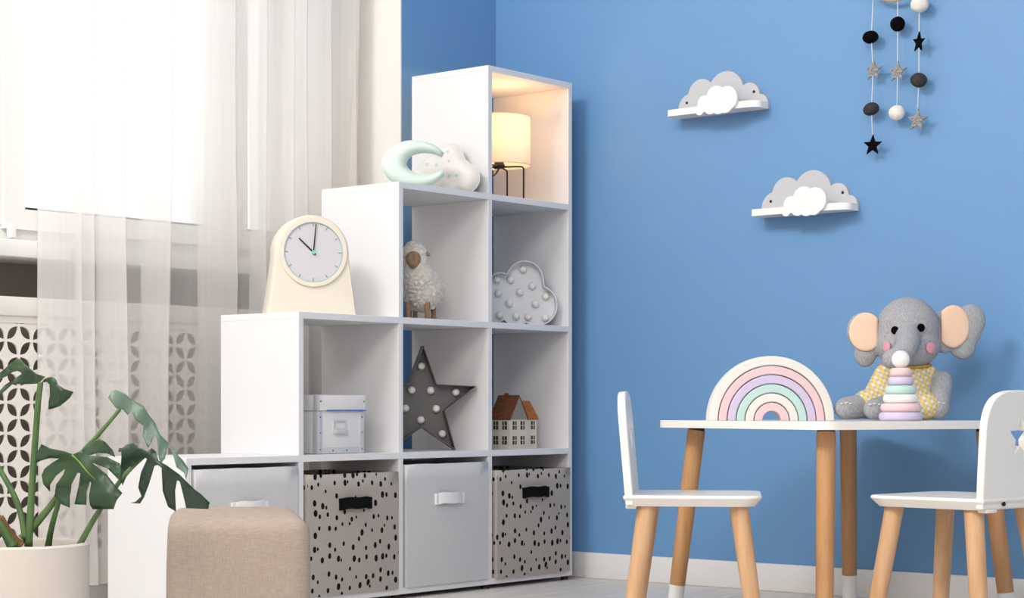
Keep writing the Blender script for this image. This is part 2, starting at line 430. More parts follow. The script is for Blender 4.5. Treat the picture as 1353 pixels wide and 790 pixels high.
# white wall with the window opening and the radiator niche
OX0, OX1, OZ0, OZ1 = 1.50, 3.93, 0.888, 2.75
ww = thing('wall_window', None, None); struct(ww)
bx('wall_pier', OX1 + 0.10, 4.040, WY, WY + 0.25, 0, ZC, 'white_wall', ww)
bx('wall_pier', X0, OX0, WY, WY + 0.25, 0, ZC, 'white_wall', ww)
bx('wall_jamb', OX1, OX1 + 0.10, WY, WY + 0.25, OZ0, ZC, 'white_wall', ww)
bx('wall_lintel', OX0, OX1, WY, WY + 0.25, OZ1, ZC, 'white_wall', ww)
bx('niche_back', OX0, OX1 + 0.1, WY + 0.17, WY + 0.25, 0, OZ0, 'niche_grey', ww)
bx('wall_under_grille', OX0, OX1 + 0.1, WY, WY + 0.17, 0, 0.045, 'white_wall', ww)
# window
wi = thing('window_1', None, None); struct(wi)
FY = WY + 0.03
def frame(name, x0, x1, z0, z1, w, y0, y1, parent):
    f = plate(B(), [(x0, z0), (x1, z0), (x1, z1), (x0, z1)], [[(x0 + w[0], z0 + w[2]), (x1 - w[1], z0 + w[2]), (x1 - w[1], z1 - w[3]), (x0 + w[0], z1 - w[3])]], y0, y1)
    return obj(name, f, 'pvc_white', parent)
fr = frame('window_frame', OX0, OX1, OZ0 + 0.04, OZ1, (0.05, 0.045, 0.04, 0.05), FY + 0.005, FY + 0.075, wi)
bx('mullion', 2.742, 2.822, FY, FY + 0.08, OZ0 + 0.08, OZ1 - 0.05, 'pvc_white', wi, 0.003)
bx('mullion', 3.525, 3.582, FY, FY + 0.08, OZ0 + 0.08, OZ1 - 0.05, 'pvc_white', wi, 0.003)
for (a, b) in ((2.817, 3.532), (3.575, OX1 - 0.036), (OX0 + 0.04, 2.749)):
    s = frame('sash', a, b, OZ0 + 0.073, OZ1 - 0.04, (0.062, 0.058, 0.052, 0.06), FY - 0.012, FY + 0.05, wi)
    g = bx('glass_pane', a + 0.055, b - 0.05, FY + 0.022, FY + 0.028, OZ0 + 0.12, OZ1 - 0.09, 'window_glass', s)
    bx('gasket', a + 0.062, b - 0.058, FY - 0.0105, FY + 0.02, OZ0 + 0.1251, OZ0 + 0.1305, 'gasket', s)
bx('hinge_cap', 2.822, 2.842, FY - 0.03, FY - 0.012, OZ0 + 0.048, OZ0 + 0.082, 'pvc_white', wi, 0.004)
struct(bx('window_sill', OX0 - 0.02, OX1 + 0.10, WY - 0.015, WY + 0.25, 0.887, 0.932, 'pvc_white', None, 0.006))

# pierced radiator cover
rc = thing('radiator_cover', 'white radiator cover pierced with a petal and circle pattern below the window sill', 'radiator cover', (0, WY, 0))
LX0, LX1, LZ0, LZ1, PT = 1.60, 3.94, 0.133, 0.722, 0.078
def lattice():
    bm = B(); h = PT / 2; cache = {}
    def V(x, z):
        k = (round(x * 1e5), round(z * 1e5))
        if k not in cache: cache[k] = bm.verts.new((x, 0, z))
        return cache[k]
    def edge_pts(a, b, side):
        a = Vector(a); b = Vector(b); d = b - a; n = Vector((-d.y, d.x)).normalized(); out = [a]
        t0 = 0.075
        for i in range(7):
            u = i / 6; t = t0 + (1 - 2 * t0) * u
            out.append(a + d * t + n * side * 0.0116 * math.sin(PI * u) ** 0.9)
        return out
    i0 = int((LX0) / h) - 2; i1 = int(LX1 / h) + 2; j0 = int(LZ0 / h) - 2; j1 = int(LZ1 / h) + 2
    for i in range(i0, i1):
        for j in range(j0, j1):
            if (i + j) % 2: continue
            c = (i * h + 0.004, j * h + 0.015)      # centre of a diamond cell, its corners are the nodes
            cs = [(c[0] + h, c[1]), (c[0], c[1] + h), (c[0] - h, c[1]), (c[0], c[1] - h)]
            loop = []
            for q in range(4):
                a, b = cs[q], cs[(q + 1) % 4]
                flip = (a > b)
                loop += edge_pts(a, b, 1)
            vs = []
            for p in loop:
                v = V(p.x, p.y)
                if not vs or vs[-1] is not v: vs.append(v)
            if vs[0] is vs[-1]: vs.pop()
            try: bm.faces.new(vs)
            except ValueError: pass
    bmesh.ops.remove_doubles(bm, verts=bm.verts, dist=1e-5)
    bmesh.ops.triangulate(bm, faces=bm.faces)
    for co_, no in (((LX0, 0, 0), (-1, 0, 0)), ((LX1, 0, 0), (1, 0, 0)), ((0, 0, LZ0), (0, 0, -1)), ((0, 0, LZ1), (0, 0, 1))):
        bmesh.ops.bisect_plane(bm, geom=bm.verts[:] + bm.edges[:] + bm.faces[:], plane_co=co_, plane_no=no, clear_outer=True)
    bmesh.ops.recalc_face_normals(bm, faces=bm.faces)
    r = bmesh.ops.extrude_face_region(bm, geom=bm.faces[:])
    bmesh.ops.translate(bm, verts=[v for v in r['geom'] if isinstance(v, bmesh.types.BMVert)], vec=(0, 0.006, 0))
    return bm
lt = obj('pierced_panel', lattice(), 'screen_white', rc); lt.location = (0, 0.004, 0)
bx('top_rail', LX0 - 0.1, LX1 + 0.07, -0.006, 0.016, 0.740, 0.788, 'screen_white', rc, 0.002)
bx('inner_strip', LX0, LX1, 0.002, 0.012, LZ1, 0.740, 'screen_white', rc)
bx('bottom_rail', LX0 - 0.1, LX1 + 0.07, -0.004, 0.016, 0.045, LZ0, 'screen_white', rc, 0.002)
for a, b in ((LX0 - 0.1, LX0), (LX1, LX1 + 0.07)): bx('side_rail', a, b, -0.002, 0.014, LZ0, 0.740, 'screen_white', rc, 0.002)

# sheer curtain: cross-section that doubles back on itself at the folds
def curtain():
    turn = [2.9591, 2.8505, 3.0041, 2.9638, 3.101, 3.0401, 3.247, 3.1883, 3.479, 3.3703, 3.5884, 3.5515, 3.755, 3.6027, 3.7045, 3.6489, 3.8398, 3.7341, 3.9519, 3.785, 3.9393, 3.8583, 3.9488]   # where the cloth folds back, along X
    pts = []
    for i in range(len(turn) - 1):
        n = 12
        y0 = 3.90 + (0.026 if i % 2 else -0.028) * (0.8 + 0.2 * math.sin(i * 2.1)); y1 = 3.90 + (-0.028 if i % 2 else 0.026) * (0.8 + 0.2 * math.sin((i + 1) * 2.1))
        for j in range(n):
            u = j / n; e = 0.5 - 0.5 * math.cos(PI * u); e2 = 0.35 * u + 0.65 * e
            pts.append((turn[i] * (1 - e) + turn[i + 1] * e, y0 * (1 - e2) + y1 * e2))
    pts.append((turn[-1], 3.90))
    bm = B(); zs = [0.055 + (3.29 - 0.055) * (q / 34) for q in range(35)]; rows = []
    for z in zs:
        row = []
        for i, (x, y) in enumerate(pts):
            sway = 0.006 * math.sin(z * 1.9 + x * 9) * (3.29 - z) / 2.4 + 0.003 * math.sin(z * 5 + i * 0.11)
            row.append(bm.verts.new((x + sway, min(max(y + 0.003 * math.sin(z * 3 + i * 0.2), 3.80), 3.965), z)))
        rows.append(row)
    for a, b in zip(rows, rows[1:]):
        for i in range(len(pts) - 1): bm.faces.new((a[i], a[i + 1], b[i + 1], b[i]))
    return bm
cu = thing('sheer_curtain', 'sheer white voile curtain hanging in soft folds in front of the bright window', 'curtain', (0, 0, 0))
obj('curtain_cloth', curtain(), 'sheer_voile', cu, True, recalc=False)

# ------------------------------------------------------------------ stair shelf
SX, SY, SP, SR, ST, SD, SZ = 4.385, 3.418, 0.36529, 0.36, 0.017, 0.292, 0.012
sh = thing('stair_shelf', 'white staircase cube shelf with ten open compartments in the corner', 'shelf', (SX, SY, 0))
def lvl(k): return SZ + ST + SR * k          # top face of board k
for k in range(5):
    n = 4 if k == 0 else 5 - k
    top_of_stair = True
    bx('shelf_board', -(n * SP + ST), 0 if k in (0, 4) else -ST, 0, SD, lvl(k) - ST, lvl(k), 'shelf_white', sh, 0.0008, 1)
for n in range(1, 5):                          # left cheek of column n counted from the wall, in storey pieces
    for k in range(5 - n):
        x = -(n * SP + ST)
        bx('side_panel', x, x + ST, 0.0003, SD, lvl(k), lvl(k + 1) - ST, 'shelf_white', sh, 0.0006, 1)
bx('side_panel', -ST, 0, 0.0003, SD, lvl(0), lvl(4) - ST, 'shelf_white', sh, 0.0006, 1)
for n in range(5):
    for yy in (0.02, SD - 0.02):
        f = obj('foot', lathe(B(), [(0, 0), (0.011, 0), (0.011, SZ), (0, SZ)], 12), 'dark_cap', sh); f.location = (-n * SP - 0.01 if n else -0.012, yy, 0)
def col_x(n): return SX - n * SP, SX - (n - 1) * SP - ST    # inner faces of column n from the wall

# ------------------------------------------------------------------ storage bins
def bin_(n, top, mat, strap, label, group, hz, proud=0.006, hw=0.052, strap_h=0.03):
    a, b = col_x(n); m = 0.008; x0, x1 = -(b - a) / 2 + m, (b - a) / 2 - m
    r = thing('storage_bin', label, 'bin', ((a + b) / 2, SY - proud, lvl(0)), 0, group)
    h = top - lvl(0); t = 0.006
    bm = B()
    v = [bm.verts.new(p) for p in ((x0, 0, 0), (x1, 0, 0), (x1, 0.268, 0), (x0, 0.268, 0), (x0, 0, h), (x1, 0, h), (x1, 0.268, h), (x0, 0.268, h))]
    for q in ((0, 1, 2, 3), (0, 4, 5, 1), (1, 5, 6, 2), (2, 6, 7, 3), (3, 7, 4, 0)): bm.faces.new([v[i] for i in q])
    bmesh.ops.subdivide_edges(bm, edges=bm.edges[:], cuts=7, use_grid_fill=True)
    for w in bm.verts:
        f = math.sin(PI * min(max((w.co.x - x0) / (x1 - x0), 0), 1)) * math.sin(PI * min(max(w.co.z / h, 0), 1))
        if w.co.y < 0.001: w.co.y -= 0.004 * f
        w.co.z += 0.0016 * noise.noise(Vector((w.co.x * 14 + n, w.co.y * 9, 0))) * (w.co.z / h)
    bmesh.ops.recalc_face_normals(bm, faces=bm.faces)
    o = obj('bin_body', bm, mat, r, 0.5, recalc=False)
    sd = o.modifiers.new('wall', 'SOLIDIFY'); sd.thickness = 0.005; sd.offset = -1
    # strap handle: a band standing off the front, stitched down at both ends
    bm = B(); N = 16; ring = []
    for i in range(N + 1):
        u = i / N; x = -hw + 2 * hw * u; yy = -0.006 - 0.011 * math.sin(PI * u) ** 0.6; zz = hz + 0.003 * math.sin(PI * u) + 0.0015 * math.sin(9 * u)
        ring.append([bm.verts.new((x, yy, zz - strap_h / 2)), bm.verts.new((x, yy, zz + strap_h / 2)), bm.verts.new((x, yy + 0.0025, zz + strap_h / 2)), bm.verts.new((x, yy + 0.0025, zz - strap_h / 2))])
    for p, q in zip(ring, ring[1:]):
        for j in range(4): bm.faces.new((p[j], p[(j + 1) % 4], q[(j + 1) % 4], q[j]))
    bm.faces.new(ring[0]); bm.faces.new(ring[-1][::-1])
    hd = obj('handle', bm, strap, r, 0.6)
    for s in (-1, 1):
        bx('stitch_patch', s * hw - 0.006, s * hw + 0.006, -0.0085, 0.0, hz - strap_h / 2, hz + strap_h / 2, strap, r)
    return r
bin_(4, 0.362, 'bin_grey_fabric', 'bin_white_strap', 'pale grey fabric bin half hidden behind the beige ottoman', 'fabric bins in the bottom row', 0.236)
bin_(3, 0.339, 'bin_spotted_fabric', 'black_strap', 'black-spotted fabric bin beside the beige ottoman', 'fabric bins in the bottom row', 0.232)
bin_(2, 0.357, 'bin_grey_fabric', 'bin_white_strap', 'pale grey fabric bin with white strap between the two spotted bins', 'fabric bins in the bottom row', 0.232)
bin_(1, 0.332, 'bin_spotted_fabric', 'black_strap', 'black-spotted fabric bin at the blue wall end of the bottom row', 'fabric bins in the bottom row', 0.236, 0.012)

# ------------------------------------------------------------------ clock
ck = thing('table_clock', 'cream tombstone-shaped clock standing on the shelf step by the curtain', 'clock', (3.432, 3.545, lvl(2)), FACE + 0.34)
def clock_outline(sc, wbot=0.119, rtop=0.098, zc=0.162):
    pts = [(-wbot * sc, 0)]; pts.append((wbot * sc, 0))
    n = 26
    for i in range(n + 1):
        a = math.radians(-6) + (PI + 2 * math.radians(6)) * i / n
        pts.append((rtop * sc * math.cos(a), zc + rtop * sc * math.sin(a)))
    return pts
def loft(outlines):
    bm = B(); rows = [[bm.verts.new((x, y, z)) for x, z in o] for o, y in outlines]
    for a, b in zip(rows, rows[1:]):
        for i in range(len(a)): bm.faces.new((a[i], a[(i + 1) % len(a)], b[(i + 1) % len(a)], b[i]))
    bm.faces.new(rows[0]); bm.faces.new(rows[-1][::-1]); return bm
obj('clock_case', loft([(clock_outline(0.955), -0.04), (clock_outline(0.985), -0.036), (clock_outline(1.0), -0.028), (clock_outline(1.0), 0.03), (clock_outline(0.97), 0.038)]), 'clock_cream', ck, 0.7)
def ring_y(r0, r1, y0, y1, seg=48):
    bm = B(); prof = [(r0, y0), (r1, y0), (r1, y1), (r0, y1)]; rows = []
    for k in range(seg):
        a = 2 * PI * k / seg; rows.append([bm.verts.new((r * math.cos(a), y, r * math.sin(a))) for r, y in prof])
    for k in range(seg):
        p, q = rows[k], rows[(k + 1) % seg]
        for j in range(4): bm.faces.new((p[j], p[(j + 1) % 4], q[(j + 1) % 4], q[j]))
    return bm
def disc_y(r, y0, y1, seg=40):
    return plate(B(), [(r * math.cos(2 * PI * k / seg), r * math.sin(2 * PI * k / seg)) for k in range(seg)], [], y0, y1)
zc = 0.162
o = obj('bezel', ring_y(0.0785, 0.089, -0.0465, -0.036), 'clock_cream', ck, 0.6); o.location.z = zc
o = obj('dial', disc_y(0.0785, -0.042, -0.036), 'dial_grey', ck); o.location.z = zc; dial = o
rm = obj('dial_rim', ring_y(0.0765, 0.0788, -0.0455, -0.0418), 'dial_rim', dial)
for h in range(12):
    a = h * PI / 6
    tk = bx('hour_mark', -0.0009, 0.0009, -0.0428, -0.0418, 0.0665, 0.075, 'tick_grey', dial); tk.rotation_euler = (0, a, 0)
def hand(name, l, w, back, ang, y):
    o = obj(name, plate(B(), [(-w, -back), (w, -back), (w * 0.7, l), (-w * 0.7, l)], [], y - 0.0012, y), 'hand_black', ck); o.location.z = zc; o.rotation_euler = (0, ang, 0)
hand('minute_hand', 0.073, 0.0017, 0.006, math.radians(5), -0.0455); hand('hour_hand', 0.052, 0.0022, 0.008, math.radians(-47), -0.044)
o = obj('hand_hub', disc_y(0.005, -0.049, -0.0425, 16), 'mint_plastic', ck); o.location.z = zc

# ------------------------------------------------------------------ pillows on the third step
def pillow(bm, outline, thick, y=0.0, n=18):
    """stuffed flat shape: outline in (x, z) puffed towards both sides"""
    xs = [p[0] for p in outline]; zs = [p[1] for p in outline]
    st = min(max(xs) - min(xs), max(zs) - min(zs)) / n
    vs = [Vector(p) for p in outline]; m = len(vs); es = [(i, (i + 1) % m) for i in range(m)]
    gx = min(xs)
    while gx < max(xs):
        gz = min(zs)
        while gz < max(zs):
            p = Vector((gx, gz)); inside = False; j = m - 1
            for i in range(m):
                a, b = outline[i], outline[j]
                if (a[1] > p.y) != (b[1] > p.y) and p.x < (b[0] - a[0]) * (p.y - a[1]) / (b[1] - a[1]) + a[0]: inside = not inside
                j = i
            if inside and min((p - q).length for q in vs[:m]) > st * 0.6: vs.append(p)
            gz += st
        gx += st
    ov, oe, of = geometry.delaunay_2d_cdt(vs, es, [], 1, 1e-6)[:3]
    segs = [(Vector(outline[i]), Vector(outline[(i + 1) % m])) for i in range(m)]
    def dist(p):
        best = 9
        for a, b in segs:
            d = b - a; u = max(0, min(1, (p - a).dot(d) / max(d.dot(d), 1e-12))); best = min(best, (p - a - d * u).length)
        return best
    ds = [dist(p) for p in ov]; dm = max(ds)
    def puff(d): return thick / 2 * math.sqrt(max(0, 1 - (1 - min(d / dm, 1)) ** 2))
    f = [bm.verts.new((p.x, y - puff(d) - 0.0006, p.y)) for p, d in zip(ov, ds)]
    b = [bm.verts.new((p.x, y + puff(d) + 0.0006, p.y)) for p, d in zip(ov, ds)]
    cnt = {}
    for face in of:
        bm.faces.new([f[i] for i in face]); bm.faces.new([b[i] for i in reversed(face)])
        for i in range(len(face)):
            e = (face[i], face[(i + 1) % len(face)]); cnt.setdefault((min(e), max(e)), []).append(e)
    for k, v in cnt.items():
        if len(v) == 1: i, j = v[0]; bm.faces.new((f[j], f[i], b[i], b[j]))
    return bm
mo = thing('moon_pillow', 'mint green crescent moon pillow lying in front of the spotted cloud pillow', 'pillow', (3.79, 3.502, lvl(3)), FACE + 0.06)
def crescent():
    out = []; inn = []; n = 30               # fat crescent opening to the right, squashed by its weight
    for i in range(n + 1):
        a = math.radians(28) + math.radians(306) * i / n
        out.append((0.0905 * math.cos(a), 0.067 + 0.066 * math.sin(a)))
    for i in range(n + 1):
        a = math.radians(36) + math.radians(292) * i / n
        inn.append((0.030 + 0.053 * math.cos(a), 0.069 + 0.030 * math.sin(a)))
    return out + inn[::-1]
cres = crescent(); zmin = min(p[1] for p in cres); cres = [(x, z - zmin + 0.001) for x, z in cres]
o = obj('moon_cushion', pillow(B(), cres, 0.062), 'moon_mint', mo, True)
bm = B(); tube(bm, [(x, 0, z) for x, z in cres] + [(cres[0][0], 0, cres[0][1])], 0.0012, 6); obj('seam', bm, 'moon_mint', mo, True)
cp = thing('cloud_pillow', 'white cloud-shaped pillow with mint spots leaning on the shelf side', 'pillow', (3.955, 3.552, lvl(3)), -PI / 2 + 0.03)
pc = envelope([(-0.088, 0.042, 0.042), (-0.035, 0.078, 0.040), (0.030, 0.098, 0.047), (0.072, 0.060, 0.035), (0.098, 0.040, 0.040), (0.0, 0.036, 0.036), (0.05, 0.036, 0.036), (-0.04, 0.036, 0.036)], -0.13, 0.138, zmin=None, n=44)
zmin = min(p[1] for p in pc); pc = [(x, z - zmin + 0.001) for x, z in pc]
o = obj('cloud_cushion', pillow(B(), pc, 0.066, n=14), 'pillow_star_print', cp, True); o.rotation_euler = (-0.06, 0, 0)
bm = B(); tube(bm, [(x, 0, z) for x, z in pc] + [(pc[0][0], 0, pc[0][1])], 0.0012, 6); o2 = obj('seam', bm, 'moon_mint', cp, True); o2.rotation_euler = (-0.06, 0, 0)

# ------------------------------------------------------------------ lamp in the top compartment
la = thing('table_lamp', 'lit drum-shade table lamp on black wire legs in the top compartment', 'lamp', (4.185, 3.532, lvl(3)), FACE + 0.35)
bm = B(); zb, zt, rr = 0.105, 0.246, 0.092
rows = [[bm.verts.new((r * math.cos(2 * PI * k / 48), r * math.sin(2 * PI * k / 48), z)) for k in range(48)] for r, z in ((rr, zb), (rr * 0.985, zt))]
for k in range(48): bm.faces.new((rows[0][k], rows[0][(k + 1) % 48], rows[1][(k + 1) % 48], rows[1][k]))
shd = obj('lamp_shade', bm, 'lamp_shade_linen', la, True)
for z, r in ((zb, rr), (zt, rr * 0.985)):
    bm = B(); tube(bm, [(r * math.cos(2 * PI * k / 48), r * math.sin(2 * PI * k / 48), z) for k in range(49)], 0.0016, 6); obj('shade_rim', bm, 'lamp_shade_linen', shd, True)
for k in range(4):
    a = PI / 4 + k * PI / 2 + 0.12; c, s = math.cos(a), math.sin(a)
    bm = B(); tube(bm, [(0.004 * c, 0.004 * s, 0.101), (0.05 * c, 0.05 * s, 0.1005), (0.071 * c, 0.071 * s, 0.099), (0.075 * c, 0.075 * s, 0.094), (0.075 * c, 0.075 * s, 0.002), ], 0.0026, 8)
    obj('wire_leg', bm, 'black_metal', la, True)
obj('lamp_socket', lathe(B(), [(0, 0.096), (0.014, 0.096), (0.018, 0.104), (0.014, 0.112), (0.012, 0.14), (0, 0.14)], 20), 'black_metal', la, 0.6)
bm = B(); ell(bm, (0, 0, 0.165), (0.024, 0.024, 0.028), 3); obj('light_bulb', bm, 'bulb_lit', la, True)
bm = B(); tube(bm, [(0, 0, 0.097), (-0.012, -0.004, 0.08), (-0.03, 0.0, 0.068), (-0.055, 0.02, 0.06), (-0.07, 0.05, 0.03), (-0.07, 0.09, 0.003)], 0.0022, 8); obj('power_cord', bm, 'black_metal', la, True)
pl_ = bpy.data.lights.new('lamp_light', 'POINT'); pl_.energy = 1.05; pl_.color = (1, 0.58, 0.26); pl_.shadow_soft_size = 0.03
po = bpy.data.objects.new('lamp_light', pl_); C.objects.link(po); po.parent = la; po.location = (0, 0, 0.205)

# ------------------------------------------------------------------ sheep
sp = thing('sheep_figurine', 'woolly cream sheep figurine with brown wooden face and legs', 'figurine', (3.848, 3.532, lvl(2)), FACE)
bm = B()
ell(bm, (0.003, 0.012, 0.088), (0.054, 0.072, 0.062)); ell(bm, (0.012, 0.05, 0.09), (0.05, 0.05, 0.055)); ell(bm, (-0.006, -0.03, 0.115), (0.042, 0.04, 0.05)); ell(bm, (-0.014, -0.03, 0.16), (0.033, 0.032, 0.036)); ell(bm, (-0.016, -0.03, 0.184), (0.032, 0.033, 0.034))
def curl(p, n):
    a = noise.noise(p * 95); b = noise.noise(p * 180 + Vector((5, 2, 1)))
    return p + n * (0.0042 * abs(a) * 2 + 0.002 * b)
remeshed('wool_body', bm, 0.003, 'wool_cream', sp, 2, curl)
bm = B(); ell(bm, (-0.018, -0.060, 0.168), (0.0215, 0.022, 0.0215)); ell(bm, (-0.018, -0.066, 0.156), (0.0145, 0.018, 0.014)); remeshed('face', bm, 0.002, 'sheep_wood', sp, 4)
for x, s in ((-0.05, -1), (0.019, 1)):
    bm = B(); ell(bm, (x, -0.038, 0.183), (0.0095, 0.005, 0.006), 2, Matrix.Rotation(s * 0.5, 4, 'Y')); obj('ear', bm, 'sheep_wood', sp, True)
for x, yy in ((-0.034, -0.032), (0.020, -0.036), (-0.018, 0.03), (0.034, 0.03)):
    bm = B(); tube(bm, [(x, yy, 0.0), (x, yy, 0.008), (x, yy, 0.02), (x * 0.95, yy, 0.05)], [0.0075, 0.0078, 0.0065, 0.0088], 12); obj('leg', bm, 'sheep_wood', sp, 0.7)

# ------------------------------------------------------------------ marquee lights
def rim_wall(outline, t, y0, y1):
    """upright band that follows an outline: outer and inner skins t apart"""
    bm = B(); n = len(outline); P = [Vector(p) for p in outline]; inn = []
    area2 = sum(P[i].x * P[(i + 1) % n].y - P[(i + 1) % n].x * P[i].y for i in range(n)); sg = 1 if area2 > 0 else -1
    for i in range(n):
        a, b, c = P[i - 1], P[i], P[(i + 1) % n]
        d1 = (b - a).normalized(); d2 = (c - b).normalized(); n1 = Vector((-d1.y, d1.x)) * sg; n2 = Vector((-d2.y, d2.x)) * sg
        m = (n1 + n2); m = m / max(m.length_squared, 0.35) * 2 if m.length > 1e-6 else n1
        inn.append(b + m * t * 1.0)
    rows = [[bm.verts.new((p.x, y, p.y)) for p in L] for L, y in ((P, y0), (P, y1), (inn, y1), (inn, y0))]
    for j in range(4):
        p, q = rows[j], rows[(j + 1) % 4]
        for i in range(n): bm.faces.new((p[i], p[(i + 1) % n], q[(i + 1) % n], q[i]))
    return bm
def bulbs(parent, pts, r, y, mat='bulb_frost'):
    first = None
    for x, z in pts:
        if first is None:
            bm = B(); lathe(bm, [(0, 0.9), (0.35, 0.86), (0.7, 0.66), (0.93, 0.3), (1.0, 0), (1.0, -0.5), (0, -0.5)], 20)
            bmesh.ops.transform(bm, matrix=Matrix.Rotation(PI / 2, 4, 'X') @ Matrix.Scale(r, 4), verts=bm.verts); first = obj('bulb', bm, mat, parent, 0.9); first.location = (x, y, z)
        else: dup(first, 'bulb', parent, (x, y, z))
ms = thing('marquee_star', 'dark grey star marquee light with round white bulbs', 'decorative light', (3.876, 3.556, lvl(1)), FACE + 0.24)
# five-pointed star, the point at the top, standing on its two lower points
SC = (0.0, 0.135)
so = star(0.161, 0.0665, SC[0], SC[1], 0.01)
zmin = min(p[1] for p in so); so = [(x, z - zmin + 0.0005) for x, z in so]; SCz = SC[1] - zmin
obj('star_back', plate(B(), so, [], 0.012, 0.016), 'marquee_grey', ms)
obj('star_rim', rim_wall(so, 0.0016, -0.024, 0.014), 'marquee_grey', ms)
rot = 0.01
bl = [(0.105 * math.sin(rot + 2 * PI * k / 5), SCz + 0.105 * math.cos(rot + 2 * PI * k / 5)) for k in range(5)] + [(0.046 * math.sin(rot + PI / 5 + 2 * PI * k / 5), SCz + 0.046 * math.cos(rot + PI / 5 + 2 * PI * k / 5)) for k in range(5)]
bulbs(ms, bl, 0.0108, 0.004)
mc = thing('marquee_cloud', 'white cloud marquee light with many small frosted bulbs', 'decorative light', (4.248, 3.542, lvl(2)), FACE + 0.16)
cl = envelope([(0.040, 0.136, 0.055), (0.077, 0.060, 0.060), (0.016, 0.050, 0.050), (-0.030, 0.100, 0.055), (-0.066, 0.060, 0.060)], -0.1262, 0.1372, zmin=None, n=64)
zmin = min(p[1] for p in cl); cl = [(x, z - zmin + 0.0005) for x, z in cl]
obj('cloud_back', plate(B(), cl, [], 0.012, 0.016), 'marquee_white', mc)
obj('cloud_rim', rim_wall(cl, 0.0022, -0.022, 0.014), 'marquee_white', mc)
bulbs(mc, [(0.039, 0.167), (0.002, 0.137), (0.066, 0.119), (-0.039, 0.136), (0.029, 0.101), (-0.035, 0.096), (0.107, 0.089), (0.076, 0.066), (-0.003, 0.067), (-0.031, 0.032), (0.018, 0.030), (0.054, 0.028), (0.105, 0.026), (-0.075, 0.085), (-0.09, 0.035)], 0.0108, 0.004)

# ------------------------------------------------------------------ storage box with metal edges
sb = thing('storage_box', 'white cardboard storage box with lid and metal label holder', 'box', (3.456, 3.452, lvl(1)))
w, d, h = 0.084, 0.205, 0.118
bx('box_body', -w, w, 0.003, d, 0.001, h, 'card_white', sb, 0.0015)
lid = bx('lid', -w - 0.005, w + 0.005, -0.003, d + 0.004, h - 0.006, h + 0.034, 'card_white', sb, 0.002)
bx('lid_edge', -w + 0.03, w + 0.004, -0.0036, -0.001, h - 0.0075, h - 0.004, 'card_blue', lid)
for s in (-1, 1): bx('lid_corner', s * (w + 0.0055) - 0.008 * (s > 0) * 1.0 - (0 if s > 0 else 0), s * (w + 0.0055) + 0.008 * (s < 0), -0.0045, 0.012, h - 0.005, h + 0.035, 'metal_trim', lid, 0.001)
for s in (-1, 1): bx('corner_trim', min(s * (w + 0.001), s * (w - 0.016)), max(s * (w + 0.001), s * (w - 0.016)), 0.0, 0.018, 0.001, h - 0.008, 'metal_trim', sb, 0.001)
bx('bottom_trim', -w + 0.016, w - 0.016, 0.0006, 0.006, 0.001, 0.017, 'metal_trim', sb, 0.001)
lh = obj('label_holder', plate(B(), round_rect(-0.028, 0.020, 0.052, 0.088, 0.003), [[(-0.021, 0.066), (0.013, 0.066), (0.013, 0.083), (-0.021, 0.083)]], -0.0015, 0.0035), 'metal_trim', sb)
bx('pull', -0.027, 0.019, -0.008, 0.0, 0.052, 0.063, 'metal_trim', lh, 0.002)
rv = None
for x, z, yy in [(-w + 0.008, zz, -0.0005) for zz in (0.012, 0.055, 0.095)] + [(w - 0.008, zz, -0.0005) for zz in (0.012, 0.055, 0.095)] + [(-0.03, 0.009, 0.0), (0.02, 0.009, 0.0), (-w + 0.006, h + 0.018, -0.005), (w - 0.004, h + 0.018, -0.005)]:
    if rv is None: rv = obj('rivet', disc_y(0.0022, -0.0012, 0.0012, 10), 'rivet_metal', sb); rv.location = (x, yy, z)
    else: dup(rv, 'rivet', sb, (x, yy, z))

